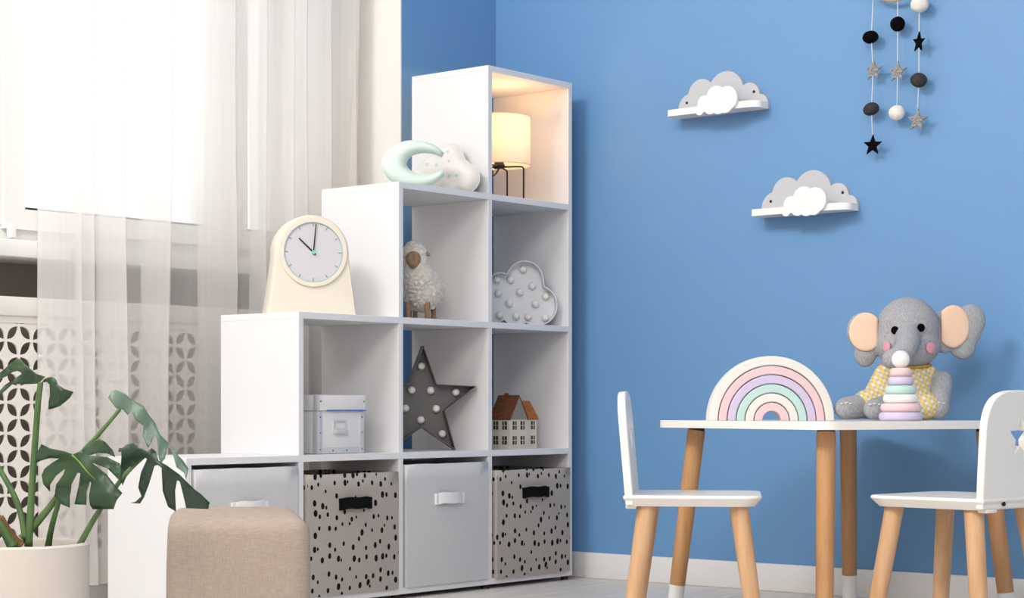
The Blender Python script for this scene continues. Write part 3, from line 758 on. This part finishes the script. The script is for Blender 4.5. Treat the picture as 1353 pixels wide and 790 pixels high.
# ------------------------------------------------------------------ little houses
def house(label, loc, rz, w, d, hw_, hr, front_cols, roof, gable_front=True, chimney=True):
    r = thing('house_figurine', label, 'figurine', loc, rz, 'little houses')
    o_ = 0.003
    if gable_front:
        obj('house_wall', plate(B(), [(-w, 0), (w, 0), (w, hw_), (0, hr), (-w, hw_)], [], 0, d), 'house_wall', r)
        obj('gable', plate(B(), [(-w, hw_ - 0.002), (w, hw_ - 0.002), (0, hr - 0.001)], [], -0.003, 0.0), 'house_gable', r)
        for s in (-1, 1):
            nrm = Vector((hr - hw_, s * w)).normalized() * 0.003
            q = [(s * w * 1.06, hw_ - 0.004), (0, hr), (0, hr + 0.004), (s * w * 1.06 + s * abs(nrm.x), hw_)]
            obj('roof_slope', plate(B(), q, [], -0.004, d + 0.004), roof, r)
    else:
        bm = plate(B(), [(-d / 2, 0), (d / 2, 0), (d / 2, hw_), (0, hr), (-d / 2, hw_)], [], -w, w)
        bmesh.ops.transform(bm, matrix=Matrix.Translation((0, d / 2, 0)) @ Matrix.Rotation(PI / 2, 4, 'Z'), verts=bm.verts)
        obj('house_wall', bm, 'house_wall', r)
        for s in (-1, 1):
            bm = plate(B(), [(s * d / 2 * 1.06, hw_ - 0.004), (0, hr), (0, hr + 0.004), (s * d / 2 * 1.06 + s * 0.003, hw_)], [], -w - 0.003, w - 0.003)
            bmesh.ops.transform(bm, matrix=Matrix.Translation((0, d / 2, 0)) @ Matrix.Rotation(PI / 2, 4, 'Z'), verts=bm.verts)
            obj('roof_slope', bm, roof, r)
    if chimney: bx('chimney', -0.006, 0.004, d * 0.55, d * 0.55 + 0.009, hr - 0.012, hr + 0.010, roof, r)
    # windows: dark recess with a cross of glazing bars
    def win(x, y, z, side):
        ww_, hh = 0.0085, 0.012
        if side == 'f': wn = bx('house_window', x - ww_, x + ww_, y - 0.0012, y + 0.002, z - hh, z + hh, 'house_window', r)
        else: wn = bx('house_window', x - 0.0012, x + 0.002, y - ww_, y + ww_, z - hh, z + hh, 'house_window', r)
        if side == 'f':
            bx('glazing_bar', x - 0.001, x + 0.001, y - 0.0022, y, z - hh, z + hh, 'house_wall', wn); bx('glazing_bar', x - ww_, x + ww_, y - 0.0022, y, z - 0.001, z + 0.001, 'house_wall', wn)
        else:
            bx('glazing_bar', x - 0.0022, x, y - 0.001, y + 0.001, z - hh, z + hh, 'house_side', wn); bx('glazing_bar', x - 0.0022, x, y - ww_, y + ww_, z - 0.001, z + 0.001, 'house_side', wn)
    for x in front_cols:
        for z in (0.025, 0.068): win(x, 0.0, z, 'f')
    if gable_front:
        for yy in (d * 0.28, d * 0.74):
            for z in (0.025, 0.068): win(-w, yy, z, 's')
    return r
house('taller little white house with brown roof and square windows', (4.196, 3.468, lvl(1)), 0, 0.038, 0.072, 0.088, 0.152, (-0.018, 0.018), 'house_roof')
house('smaller little house with orange-brown roof half hidden behind the taller house', (4.279, 3.492, lvl(1)), 0, 0.031, 0.06, 0.088, 0.136, (0.012,), 'house_roof_orange', False, False)

# ------------------------------------------------------------------ children's table
tb = thing('kids_table', 'white square children\'s table with wooden legs against the blue wall', 'table', (4.002, 2.303, 0), math.radians(-19.4))
TZ = 0.477
bm = B(); plate(bm, round_rect(-0.3225, 0.3225, -0.3225, 0.3225, 0.05, 8), [], -TZ, -TZ + 0.018)
bmesh.ops.transform(bm, matrix=Matrix.Rotation(PI / 2, 4, 'X'), verts=bm.verts)   # (x, z) outline laid flat
bmesh.ops.transform(bm, matrix=Matrix.Translation((0, 0, 0)), verts=bm.verts)
zs = [v.co.z for v in bm.verts]; bmesh.ops.translate(bm, verts=bm.verts, vec=(0, 0, TZ - max(zs)))
tt = obj('tabletop', bm, 'white_lacquer', tb, 0.5)
bvm = tt.modifiers.new('edge', 'BEVEL'); bvm.width = 0.003; bvm.segments = 2; bvm.limit_method = 'ANGLE'
for sx in (-1, 1):
    for sy in (-1, 1):
        a = Vector((sx * 0.244, sy * 0.244, TZ - 0.024)); b = Vector((sx * 0.284, sy * 0.284, 0.0)); m_ = b.lerp(a, 0.07 / (TZ - 0.024))
        bm = B(); tube(bm, [m_, m_.lerp(a, 0.5), a], [0.0195, 0.021, 0.022], 24); lg = obj('leg', bm, 'oak_wood', tb, 0.8)
        bm = B(); tube(bm, [b, m_], [0.0185, 0.0195], 24); obj('leg_tip', bm, 'leg_tip_white', lg, 0.8)
        bm = B(); tube(bm, [a - Vector((0, 0, 0.002)), a + Vector((0, 0, 0.006))], 0.02, 20); obj('leg_mount', bm, 'dark_cap', lg, 0.8)

# ------------------------------------------------------------------ chairs
def chair(label, loc, rz, lean):
    r = thing('kids_chair', label, 'chair', loc, rz, 'children\'s chairs')
    sz, th = 0.3176, 0.024
    out = []
    for x, y_ in round_rect(-0.148, 0.148, -0.150, 0.150, 0.045, 7, (0, 0, 1, 1)):
        out.append((x * (1 - 0.06 * max(-y_, 0) / 0.15), y_))
    bm = B(); rows = []
    for sc, z in ((0.90, sz - th), (0.975, sz - th * 0.45), (1.0, sz - th * 0.25), (1.0, sz - 0.003), (0.985, sz)):
        rows.append([bm.verts.new((x * sc, y_ * sc, z)) for x, y_ in out])
    for a, b in zip(rows, rows[1:]):
        for i in range(len(a)): bm.faces.new((a[i], a[(i + 1) % len(a)], b[(i + 1) % len(a)], b[i]))
    bm.faces.new(rows[0][::-1]); bm.faces.new(rows[-1]); obj('seat', bm, 'white_lacquer', r, 0.6)
    W = 0.135; ol = [(-W, 0), (W, 0)]; n = 30
    for i in range(n + 1):
        a = PI * i / n; c_, s_ = math.cos(a), math.sin(a)
        ol.append((W * math.copysign(abs(c_) ** 0.62, c_), 0.135 + 0.115 * abs(s_) ** 0.62))
    bm = plate(B(), ol, [star(0.040, 0.0175, 0, 0.150)], -0.009, 0.009)
    bk = obj('backrest', bm, 'white_lacquer', r, 0.5); bk.location = (0, -0.136, sz - 0.022); bk.rotation_euler = (lean, 0, 0)
    bv = bk.modifiers.new('edge', 'BEVEL'); bv.width = 0.003; bv.segments = 2; bv.limit_method = 'ANGLE'; bv.angle_limit = 0.7
    for s in (-1, 1):
        bx('bracket', s * 0.10 - 0.02, s * 0.10 + 0.02, -0.146, -0.122, sz - 0.030, sz - 0.022, 'white_lacquer', r, 0.003)
        o = obj('screw', disc_y(0.0045, -0.1505, -0.146, 14), 'screw_dark', r); o.location = (s * 0.06, 0, sz - 0.012)
    for sx in (-1, 1):
        for sy in (-1, 1):
            a = Vector((sx * 0.098, sy * 0.100, sz - th - 0.001)); b = Vector((sx * 0.132, sy * 0.140, 0))
            bm = B(); tube(bm, [b, b.lerp(a, 0.5), a], [0.0175, 0.0195, 0.0208], 24); obj('leg', bm, 'beech_wood', r, 0.8)
    return r
chair('small white wooden chair seen from the side, left of the table', (3.488, 2.374, 0), -2.565, 0.085)
chair('small white wooden chair with star cut-out seen from behind, right of the table', (3.774, 1.871, 0), -0.12, 0.05)

# ------------------------------------------------------------------ stacking rainbow, each arch its own piece
cols = ['pastel_white', 'pastel_pink', 'pastel_lilac', 'pastel_mint', 'pastel_white', 'pastel_pink']
lab = ['largest outermost white arch of the stacking rainbow', 'large pink arch just inside the outermost white arch of the rainbow', 'lilac arch of the stacking rainbow', 'mint green arch of the stacking rainbow', 'small white arch around the innermost pink arch of the rainbow', 'smallest innermost pink arch of the stacking rainbow']
R_ = 0.157
for i in range(6):
    ro, ri = R_ - 0.0223 * i - (0.0022 if i else 0), R_ - 0.0223 * (i + 1) + 0.0004
    pts = [(ro * math.cos(PI * k / 40), ro * math.sin(PI * k / 40)) for k in range(41)] + [(ri * math.cos(PI * k / 40), ri * math.sin(PI * k / 40)) for k in range(40, -1, -1)]
    o = obj('rainbow_arch', plate(B(), pts, [], -0.017 + 0.001 * (i % 2), 0.017), cols[i], None, 0.5)
    bv = o.modifiers.new('edge', 'BEVEL'); bv.width = 0.0018; bv.segments = 2; bv.limit_method = 'ANGLE'; bv.angle_limit = 0.9
    o.location = (3.925, 2.447, TZ); o.rotation_euler = (0, 0, FACE + 0.14); tag(o, lab[i], 'toy', 'arches of the stacking rainbow')

# ------------------------------------------------------------------ ring stacker
rs = thing('ring_stacker', 'pastel ring stacking toy with white ball top in front of the elephant', 'toy', (3.983, 2.124, TZ))
obj('peg', lathe(B(), [(0, 0), (0.006, 0), (0.006, 0.135), (0, 0.135)], 12), 'beech_wood', rs)
z = 0.0005
for rad, cn in ((0.0515, 'pastel_lilac'), (0.0475, 'pastel_pink'), (0.0418, 'toy_white'), (0.0371, 'pastel_mint'), (0.0300, 'pastel_lilac'), (0.0260, 'pastel_pink')):
    hh = 0.0205; q = hh / 2; prof = [(0.0065, z), (rad - q * 0.75, z)]
    for k in range(1, 9): a = -PI / 2 + PI * k / 9; prof.append((rad - q * 0.75 + q * 0.75 * math.cos(a), z + q + q * math.sin(a)))
    prof += [(rad - q * 0.75, z + hh), (0.0065, z + hh), (0.0065, z)]
    obj('ring', lathe(B(), prof, 40), cn, rs, 0.7); z += hh + 0.0003
bm = B(); ell(bm, (0, 0, z + 0.0195), (0.0212,) * 3, 4); obj('ball', bm, 'ball_white', rs, True)

# ------------------------------------------------------------------ plush elephant
el = thing('plush_elephant', 'grey knitted plush elephant in yellow plaid sitting on the table', 'plush toy', (4.215, 2.243, TZ), FACE)
bm = B()
ell(bm, (0.013, 0.0, 0.228), (0.079, 0.068, 0.080)); ell(bm, (0.012, -0.008, 0.185), (0.080, 0.066, 0.058))          # head
ell(bm, (0.008, 0.005, 0.085), (0.070, 0.056, 0.083)); ell(bm, (0.008, 0.0, 0.05), (0.078, 0.060, 0.050))            # trunk of the body
tr = [(0.0, -0.055, 0.206), (-0.004, -0.082, 0.192), (-0.014, -0.102, 0.174), (-0.030, -0.108, 0.158), (-0.046, -0.100, 0.150)]
tube(bm, tr, [0.034, 0.030, 0.027, 0.025, 0.024], 16); ell(bm, tr[-1], (0.026, 0.025, 0.026)); ell(bm, tr[0], (0.034,) * 3, 2)
# ears: flattened lobes
ell(bm, (-0.096, 0.006, 0.222), (0.044, 0.015, 0.049)); ell(bm, (-0.092, 0.008, 0.165), (0.029, 0.016, 0.034)); ell(bm, (-0.074, 0.004, 0.20), (0.03, 0.016, 0.04))
ell(bm, (0.128, 0.006, 0.230), (0.055, 0.015, 0.056)); ell(bm, (0.172, 0.008, 0.248), (0.038, 0.016, 0.043)); ell(bm, (0.152, 0.008, 0.186), (0.034, 0.016, 0.036)); ell(bm, (0.105, 0.004, 0.21), (0.035, 0.016, 0.045)); ell(bm, (0.155, 0.008, 0.222), (0.045, 0.016, 0.045))
# legs stretched forward, arms hanging
cap(bm, (-0.035, -0.02, 0.045), (-0.156, -0.075, 0.0295), 0.034, 0.0285); cap(bm, (-0.02, -0.04, 0.04), (-0.096, -0.125, 0.0275), 0.032, 0.0265)
cap(bm, (0.066, 0.0, 0.112), (0.092, -0.02, 0.096), 0.020, 0.0285); cap(bm, (0.092, -0.02, 0.096), (0.076, -0.05, 0.030), 0.0285, 0.029)

def sit(p, n):
    if p.z < 0.0006: p.z = 0.0006
    return p
remeshed('body', bm, 0.0042, 'knit_grey', el, 8, sit)
bm = B()
ell(bm, (0.008, 0.005, 0.085), (0.0755, 0.0615, 0.0765)); ell(bm, (0.008, 0.0, 0.05), (0.0835, 0.0655, 0.050))
cap(bm, (-0.035, -0.02, 0.05), (-0.100, -0.050, 0.040), 0.042, 0.037); cap(bm, (-0.038, 0.0, 0.112), (-0.070, -0.03, 0.052), 0.034, 0.037); ell(bm, (0.05, -0.03, 0.036), (0.04, 0.055, 0.035)); cap(bm, (0.05, 0.0, 0.118), (0.062, -0.004, 0.112), 0.03, 0.027)
ov = remeshed('plaid_outfit', bm, 0.004, 'plaid_yellow', el, 5, lambda p, n: Vector((p.x, p.y, max(p.z, 0.0012))))
bm = B(); tube(bm, [(0.008 + 0.062 * math.cos(a), 0.004 + 0.051 * math.sin(a), 0.134 + 0.004 * math.cos(2 * a)) for a in [2 * PI * k / 30 for k in range(31)]], 0.0034, 8); obj('collar', bm, 'collar_yellow', ov, True)
def stick(name, x, z, rx, rz_, mat, y, tilt=0.0, lean=0.0, outline=None):
    bm = B()
    if outline is None: ell(bm, (0, 0, 0), (rx, 0.003, rz_), 3)
    else: pillow(bm, outline, 0.006, n=12)
    o = obj(name, bm, mat, el, True); o.location = (x, y, z); o.rotation_euler = (lean, 0, tilt); return o
stick('eye', -0.032, 0.2215, 0.0096, 0.0102, 'eye_black', -0.0635, -0.42)
stick('eye', 0.031, 0.2275, 0.0100, 0.0102, 'eye_black', -0.0700, 0.12)
stick('cheek', 0.056, 0.178, 0.0148, 0.0142, 'cheek_pink', -0.065, 0.55)
stick('cheek', -0.050, 0.181, 0.0105, 0.0135, 'cheek_pink', -0.054, -0.75)
def dshape(w, h, flat):
    pts = []
    for k in range(40):
        a = 2 * PI * k / 40; x, z = w * math.cos(a), h * math.sin(a)
        x = min(x, flat * w) if flat > 0 else max(x, flat * w); pts.append((x, z))
    out = [];
    for p in pts:
        if not out or abs(p[0] - out[-1][0]) + abs(p[1] - out[-1][1]) > 1e-4: out.append(p)
    return out
stick('ear_lining', -0.0935, 0.2195, 0, 0, 'felt_peach', -0.0105, -0.12, 0, dshape(0.041, 0.048, 0.72))
stick('ear_lining', 0.124, 0.233, 0, 0, 'felt_peach', -0.0115, 0.12, 0, dshape(0.042, 0.053, -0.72))
for cx_, cz_, y_ in ((-0.156, 0.029, -0.076), (-0.096, 0.027, -0.125), (0.076, 0.030, -0.051)):
    for k in (-1, 0, 1):
        o = stick('claw', cx_ + 0.011 * k - 0.002, cz_ + 0.014 - 0.002 * abs(k), 0.004, 0.0022, 'claw_white', y_ - 0.0235)

# ------------------------------------------------------------------ cloud shelves on the blue wall
def cloud_shelf(label, y_left, zb_):
    # local x runs along the wall (towards the room), local -y comes out of the wall
    r = thing('cloud_wall_shelf', label, 'wall shelf', (WX, y_left, zb_), -PI / 2, 'cloud shelves on the blue wall')
    back = envelope([(0.045, 0.025, 0.045), (0.0796, 0.062, 0.045), (0.162, 0.062, 0.058), (0.239, 0.045, 0.034), (0.274, 0.018, 0.026), (0.15, 0.02, 0.02)], 0.0, 0.30, zmin=0.0, n=110)
    obj('cloud_back', plate(B(), back, [], -0.012, 0.0), 'cloud_grey', r, 0.5)
    ol = [(0.0, -0.012), (0.302, -0.012)]
    for i in range(10): a = 0.5 * PI * i / 9; ol.append((0.302 - 0.055 + 0.055 * math.cos(a), -0.045 - 0.028 * math.sin(a)))
    for i in range(5): a = 0.5 * PI + 0.5 * PI * i / 4; ol.append((0.012 + 0.012 * math.cos(a), -0.061 - 0.012 * math.sin(a)))
    bm = B(); lo = [bm.verts.new((x, y_, 0.0)) for x, y_ in ol]; hi = [bm.verts.new((x, y_, 0.0185)) for x, y_ in ol]
    for i in range(len(ol)): bm.faces.new((lo[i], lo[(i + 1) % len(ol)], hi[(i + 1) % len(ol)], hi[i]))
    bm.faces.new(lo[::-1]); bm.faces.new(hi); obj('shelf_board', bm, 'cloud_white', r, 0.5)
    front = envelope([(0.138, 0.022, 0.023), (0.176, 0.037, 0.031), (0.212, 0.029, 0.034), (0.158, 0.010, 0.020), (0.185, 0.010, 0.022), (0.122, 0.004, 0.013), (0.207, 0.012, 0.023)], 0.1085, 0.2465, None, 80)
    obj('front_cloud', plate(B(), front, [], -0.0835, -0.0735), 'cloud_white', r, 0.5)
    for x, z_ in ((0.030, 0.044), (0.256, 0.052)):
        bm = B(); ell(bm, (x, -0.0125, z_), (0.0042, 0.0025, 0.0042), 2); obj('screw', bm, 'screw_dark', r, True)
cloud_shelf('upper cloud-shaped wall shelf nearer the corner', 3.088, 1.338)
cloud_shelf('lower cloud-shaped wall shelf nearer the hanging felt stars', 2.807, 1.036)

# ------------------------------------------------------------------ felt garland hanging on the wall
gm = thing('felt_garland', 'hanging garland of felt stars and balls in black, grey and white', 'wall hanging', (4.435, 2.3786, 1.674), -PI / 2)
bm = B(); tube(bm, [(0.1 * math.sin(2 * PI * k / 48), 0, 0.1 * math.cos(2 * PI * k / 48)) for k in range(49)], 0.0055, 10); obj('hoop', bm, 'hoop_wood', gm, True).location.z = 0.006
Y_, Z_ = 2.3786, 1.674
def gx(y): return Y_ - y
def gz(z): return z - Z_
def ball(y, z, rx, rz_, mat, tilt=0.0):
    bm = B(); vs = ell(bm, (0, 0, 0), (rx, rx, rz_), 4, Matrix.Rotation(tilt, 4, 'Y'))
    for v in vs: v.co *= 1 + 0.05 * noise.noise(v.co * 70 + Vector((y * 30, z * 9, 0)))
    o = obj('felt_ball', bm, mat, gm, True); o.location = (gx(y), 0, gz(z))
def fstar(y, z, R, mat, rot=0.0, turn=0.0):
    o = obj('felt_star', plate(B(), star(R, R * 0.42), [], -0.002, 0.002), mat, gm); o.location = (gx(y), 0, gz(z)); o.rotation_euler = (0, rot, turn)
def cord(pts):
    bm = B(); tube(bm, [(gx(y), 0.0, gz(z)) for y, z in pts], 0.0012, 6); obj('cord', bm, 'cord_white', gm, True)
cord([(2.446, 1.60), (2.452, 1.49), (2.4465, 1.40), (2.4515, 1.30), (2.448, 1.222)]); cord([(2.3742, 1.575), (2.3745, 1.39), (2.3764, 1.29)]); cord([(2.312, 1.60), (2.3125, 1.46), (2.3129, 1.36), (2.3173, 1.275)])
ball(2.4545, 1.491, 0.0215, 0.0165, 'felt_black', -0.15); fstar(2.4455, 1.402, 0.0285, 'felt_star_grey', 0.03); ball(2.4523, 1.300, 0.0215, 0.0165, 'felt_grey', -0.3); fstar(2.4478, 1.2035, 0.0285, 'felt_black', 0.05)
ball(2.3742, 1.515, 0.0195, 0.0195, 'felt_black'); fstar(2.3742, 1.390, 0.0285, 'felt_star_grey', 0.05); ball(2.3764, 1.2825, 0.0215, 0.020, 'felt_white')
ball(2.3107, 1.558, 0.0235, 0.0215, 'felt_white'); fstar(2.3129, 1.460, 0.0275, 'felt_black', 0.12, -0.5); ball(2.3129, 1.361, 0.0215, 0.019, 'felt_grey', 0.15); fstar(2.3173, 1.257, 0.0305, 'felt_star_grey', 0.1)

# ------------------------------------------------------------------ ottoman
ot = thing('ottoman', 'beige linen-covered rectangular ottoman in front of the shelf', 'ottoman', (2.366, 2.639, 0), -0.701)
bm = B(); box(bm, -0.124, 0.124, -0.21, 0.21, 0.035, 0.312, 0.028, 6)
bmesh.ops.subdivide_edges(bm, edges=[e for e in bm.edges if e.calc_length() > 0.1], cuts=10, use_grid_fill=True)
for v in bm.verts:
    p = v.co
    fx = 1 - min(1, abs(p.x) / 0.124) ** 2; fy = 1 - min(1, abs(p.y) / 0.21) ** 2; fz = 1 - min(1, abs(p.z - 0.174) / 0.139) ** 2
    d_ = Vector((math.copysign(1, p.x) * 0.005 * fy * fz * (abs(p.x) > 0.115), math.copysign(1, p.y) * 0.005 * fx * fz * (abs(p.y) > 0.20), 0.007 * fx * fy * (p.z > 0.30)))
    v.co = p + d_ + Vector((0, 0, 0)) * 0
obj('cushion_body', bm, 'ottoman_linen', ot, True)
for sx in (-1, 1):
    for sy in (-1, 1):
        bm = B(); tube(bm, [(sx * 0.095, sy * 0.18, 0), (sx * 0.095, sy * 0.18, 0.04)], [0.012, 0.016], 14); obj('leg', bm, 'beech_wood', ot, 0.8)

# ------------------------------------------------------------------ monstera
mp_ = thing('potted_monstera', 'monstera plant with large split leaves in a pale concrete pot', 'plant', (1.8618, 2.609, 0), FACE)
PR = 0.114; PH = 0.285
obj('pot', lathe(B(), [(0, 0), (PR - 0.008, 0), (PR - 0.003, 0.004), (PR, 0.02), (PR, PH - 0.003), (PR - 0.003, PH), (PR - 0.009, PH), (PR - 0.011, PH - 0.004), (PR - 0.012, PH - 0.03), (0, PH - 0.03)], 64), 'pot_concrete', mp_, 0.6)
bm = B(); lathe(bm, [(0, PH - 0.012), (0.05, PH - 0.013), (PR - 0.0125, PH - 0.02)], 40)
for v in bm.verts: v.co.z += 0.004 * noise.noise(v.co * 60)
obj('potting_soil', bm, 'soil', mp_, True)
L1a = [(36, 551), (45, 559), (29, 564), (18, 573), (8, 580), (0, 588), (-8, 590), (-14, 586), (-20, 583), (-31, 575), (-45, 564), (-55, 551), (-45, 555), (-31, 560), (-19, 567), (-8, 569), (0, 567), (3, 564), (-12, 556), (-31, 545), (-42, 530), (-36, 530), (-30, 535), (-15, 548), (-6, 547), (16, 547), (32, 548)]
L1b = [(38, 550), (40, 555), (46, 558), (54, 559), (61, 555), (65, 546), (76, 539), (89, 534), (83, 524), (76, 518), (67, 511), (57, 507), (48, 505), (49, 518), (51, 527), (51, 535), (50, 546), (45, 551)]
L2 = [(90, 432), (76, 437), (54, 442), (40, 449), (34, 437), (28, 417), (38, 422), (52, 426), (67, 425), (54, 418), (40, 408), (35, 397), (38, 383), (47, 370), (49, 382), (59, 397), (78, 412), (71, 399), (58, 382), (54, 364), (66, 350), (80, 344), (79, 364), (83, 382), (95, 402), (100, 401), (95, 382), (88, 350), (108, 349), (108, 371), (114, 388), (116, 385), (113, 364), (114, 349), (118, 342), (155, 343), (160, 357), (168, 369), (158, 380), (141, 399), (119, 418), (141, 409), (155, 397), (161, 391), (166, 385), (167, 403), (162, 417), (141, 427), (113, 430), (127, 434), (141, 433), (154, 427), (149, 439), (139, 452), (128, 458), (116, 450), (102, 439)]
L3 = [(154, 516), (148, 525), (152, 535), (160, 538), (173, 531), (182, 522), (202, 511), (210, 496), (220, 483), (230, 463), (241, 451), (254, 435), (269, 420), (279, 406), (277, 389), (272, 400), (260, 409), (254, 427), (247, 439), (242, 442), (240, 424), (235, 416), (230, 424), (226, 457), (221, 466), (218, 451), (213, 441), (202, 463), (203, 477), (190, 489), (185, 499), (182, 505), (178, 496), (170, 505), (161, 507)]
L4 = [(211, 436), (196, 444), (185, 450), (173, 447), (164, 441), (158, 441), (157, 435), (163, 435), (164, 424), (161, 406), (167, 379), (176, 403), (191, 420), (206, 426), (210, 423), (199, 400), (193, 376), (198, 361), (188, 352), (179, 350), (196, 349), (202, 359), (212, 382), (223, 412), (229, 414), (236, 409), (234, 370), (239, 343), (251, 334), (255, 370), (259, 388), (263, 386), (267, 364), (268, 340), (303, 338), (306, 349), (284, 373), (263, 397), (245, 412), (230, 421), (224, 436), (218, 441)]
s1 = [(16, 279), (22, 381), (31, 506), (36, 550)]
s2 = [(4, 291), (31, 322), (59, 360), (94, 425), (125, 462), (161, 506)]
s3 = [(41, 276), (51, 310), (69, 362), (90, 429)]
s4 = [(99, 279), (116, 312), (136, 346), (175, 400), (210, 434)]
s5 = [(11, 291), (-1, 341), (-21, 381), (-46, 419)]
s6 = [(-4, 279), (-24, 316), (-49, 354)]
def leaf(outline, dy, base, tip, tilt, droop, cup, mat='leaf_green', dx=0.0, dz=0.0, rib=True):
    """thin blade: outline in mm (x, z); base and tip give the midrib; tilt, droop and cup bend it in depth"""
    P2 = [Vector((x / 1000, z / 1000)) for x, z in outline]; m = len(P2); vs = list(P2); es = [(i, (i + 1) % m) for i in range(m)]
    xs = [p.x for p in P2]; zs = [p.y for p in P2]; st = 0.0075; g = min(xs)
    while g < max(xs):
        h_ = min(zs)
        while h_ < max(zs):
            p = Vector((g, h_)); ins = False; j = m - 1
            for i in range(m):
                a, b = P2[i], P2[j]
                if (a.y > p.y) != (b.y > p.y) and p.x < (b.x - a.x) * (p.y - a.y) / (b.y - a.y) + a.x: ins = not ins
                j = i
            if ins: vs.append(p)
            h_ += st
        g += st
    ov_, oe_, of_ = geometry.delaunay_2d_cdt(vs, es, [], 1, 1e-6)[:3]
    b0 = Vector((base[0] / 1000, base[1] / 1000)); ax = Vector((tip[0] / 1000, tip[1] / 1000)) - b0; L = ax.length; ax = ax / L; pr = Vector((-ax.y, ax.x))
    def depth(p):
        u = (p - b0).dot(ax); w_ = (p - b0).dot(pr)
        return dy + tilt * u + droop * u * u / L + cup * (abs(w_) - 0.35 * abs(w_) ** 2 / 0.06) + 0.0035 * math.sin(u * 130 + abs(w_) * 60)
    bm = B(); V_ = [bm.verts.new((p.x + dx, depth(p), p.y + dz)) for p in ov_]
    for f in of_: bm.faces.new([V_[i] for i in f])
    o = obj('leaf', bm, mat, mp_, True)
    so_ = o.modifiers.new('blade', 'SOLIDIFY'); so_.thickness = 0.0011
    if not rib: return o
    bm = B(); n = 12; tube(bm, [(b0.x + ax.x * L * k / n * 0.7 + dx, depth(b0 + ax * (L * k / n * 0.7)) - 0.0004, b0.y + ax.y * L * k / n * 0.7 + dz) for k in range(n + 1)], [0.0016 * (1 - 0.7 * k / n) for k in range(n + 1)], 6)
    obj('midrib', bm, 'rib_green', o, True)
    return o
leaf(L1a, 0.0, (34, 545), (-30, 566), 0.25, 0.3, -0.25, rib=False)
leaf(L1b, 0.0, (36, 547), (86, 530), -0.2, 0.2, 0.3, rib=False)
leaf(L2, -0.045, (88, 431), (140, 372), 0.30, -0.25, 0.35, 'leaf_green', 0.0105)
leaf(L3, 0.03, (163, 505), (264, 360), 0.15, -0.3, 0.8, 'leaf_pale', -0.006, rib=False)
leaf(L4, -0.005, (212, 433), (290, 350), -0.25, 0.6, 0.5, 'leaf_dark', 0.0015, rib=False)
def stem(pts, dys, r0, r1, mat='stem_green'):
    n = len(pts); P3 = [Vector((x / 1000, dys[0] + (dys[1] - dys[0]) * i / (n - 1), z / 1000)) for i, (x, z) in enumerate(pts)]
    fine = []
    for i in range(n - 1):
        p0, p1, p2, p3 = P3[max(i - 1, 0)], P3[i], P3[i + 1], P3[min(i + 2, n - 1)]
        for k in range(6):
            t_ = k / 6; fine.append(0.5 * ((2 * p1) + (p2 - p0) * t_ + (2 * p0 - 5 * p1 + 4 * p2 - p3) * t_ * t_ + (3 * p1 - p0 - 3 * p2 + p3) * t_ ** 3))
    fine.append(P3[-1]); m = len(fine)
    bm = B(); tube(bm, fine, [r0 + (r1 - r0) * (i / (m - 1)) ** 0.6 for i in range(m)], 10); obj('stem', bm, mat, mp_, True)
stem(s1, (0.0, 0.0), 0.0068, 0.0045); stem(s2, (0.005, 0.03), 0.0085, 0.0032); stem(s3, (0.03, -0.02), 0.0065, 0.0035); stem(s4, (0.0, 0.022), 0.0058, 0.0035); stem(s5, (0.0, 0.02), 0.0055, 0.0045); stem(s6, (-0.02, -0.03), 0.0105, 0.005); stem([(0, 280), (-12, 300), (-24, 330)], (0.0, -0.02), 0.012, 0.004, 'stem_brown')
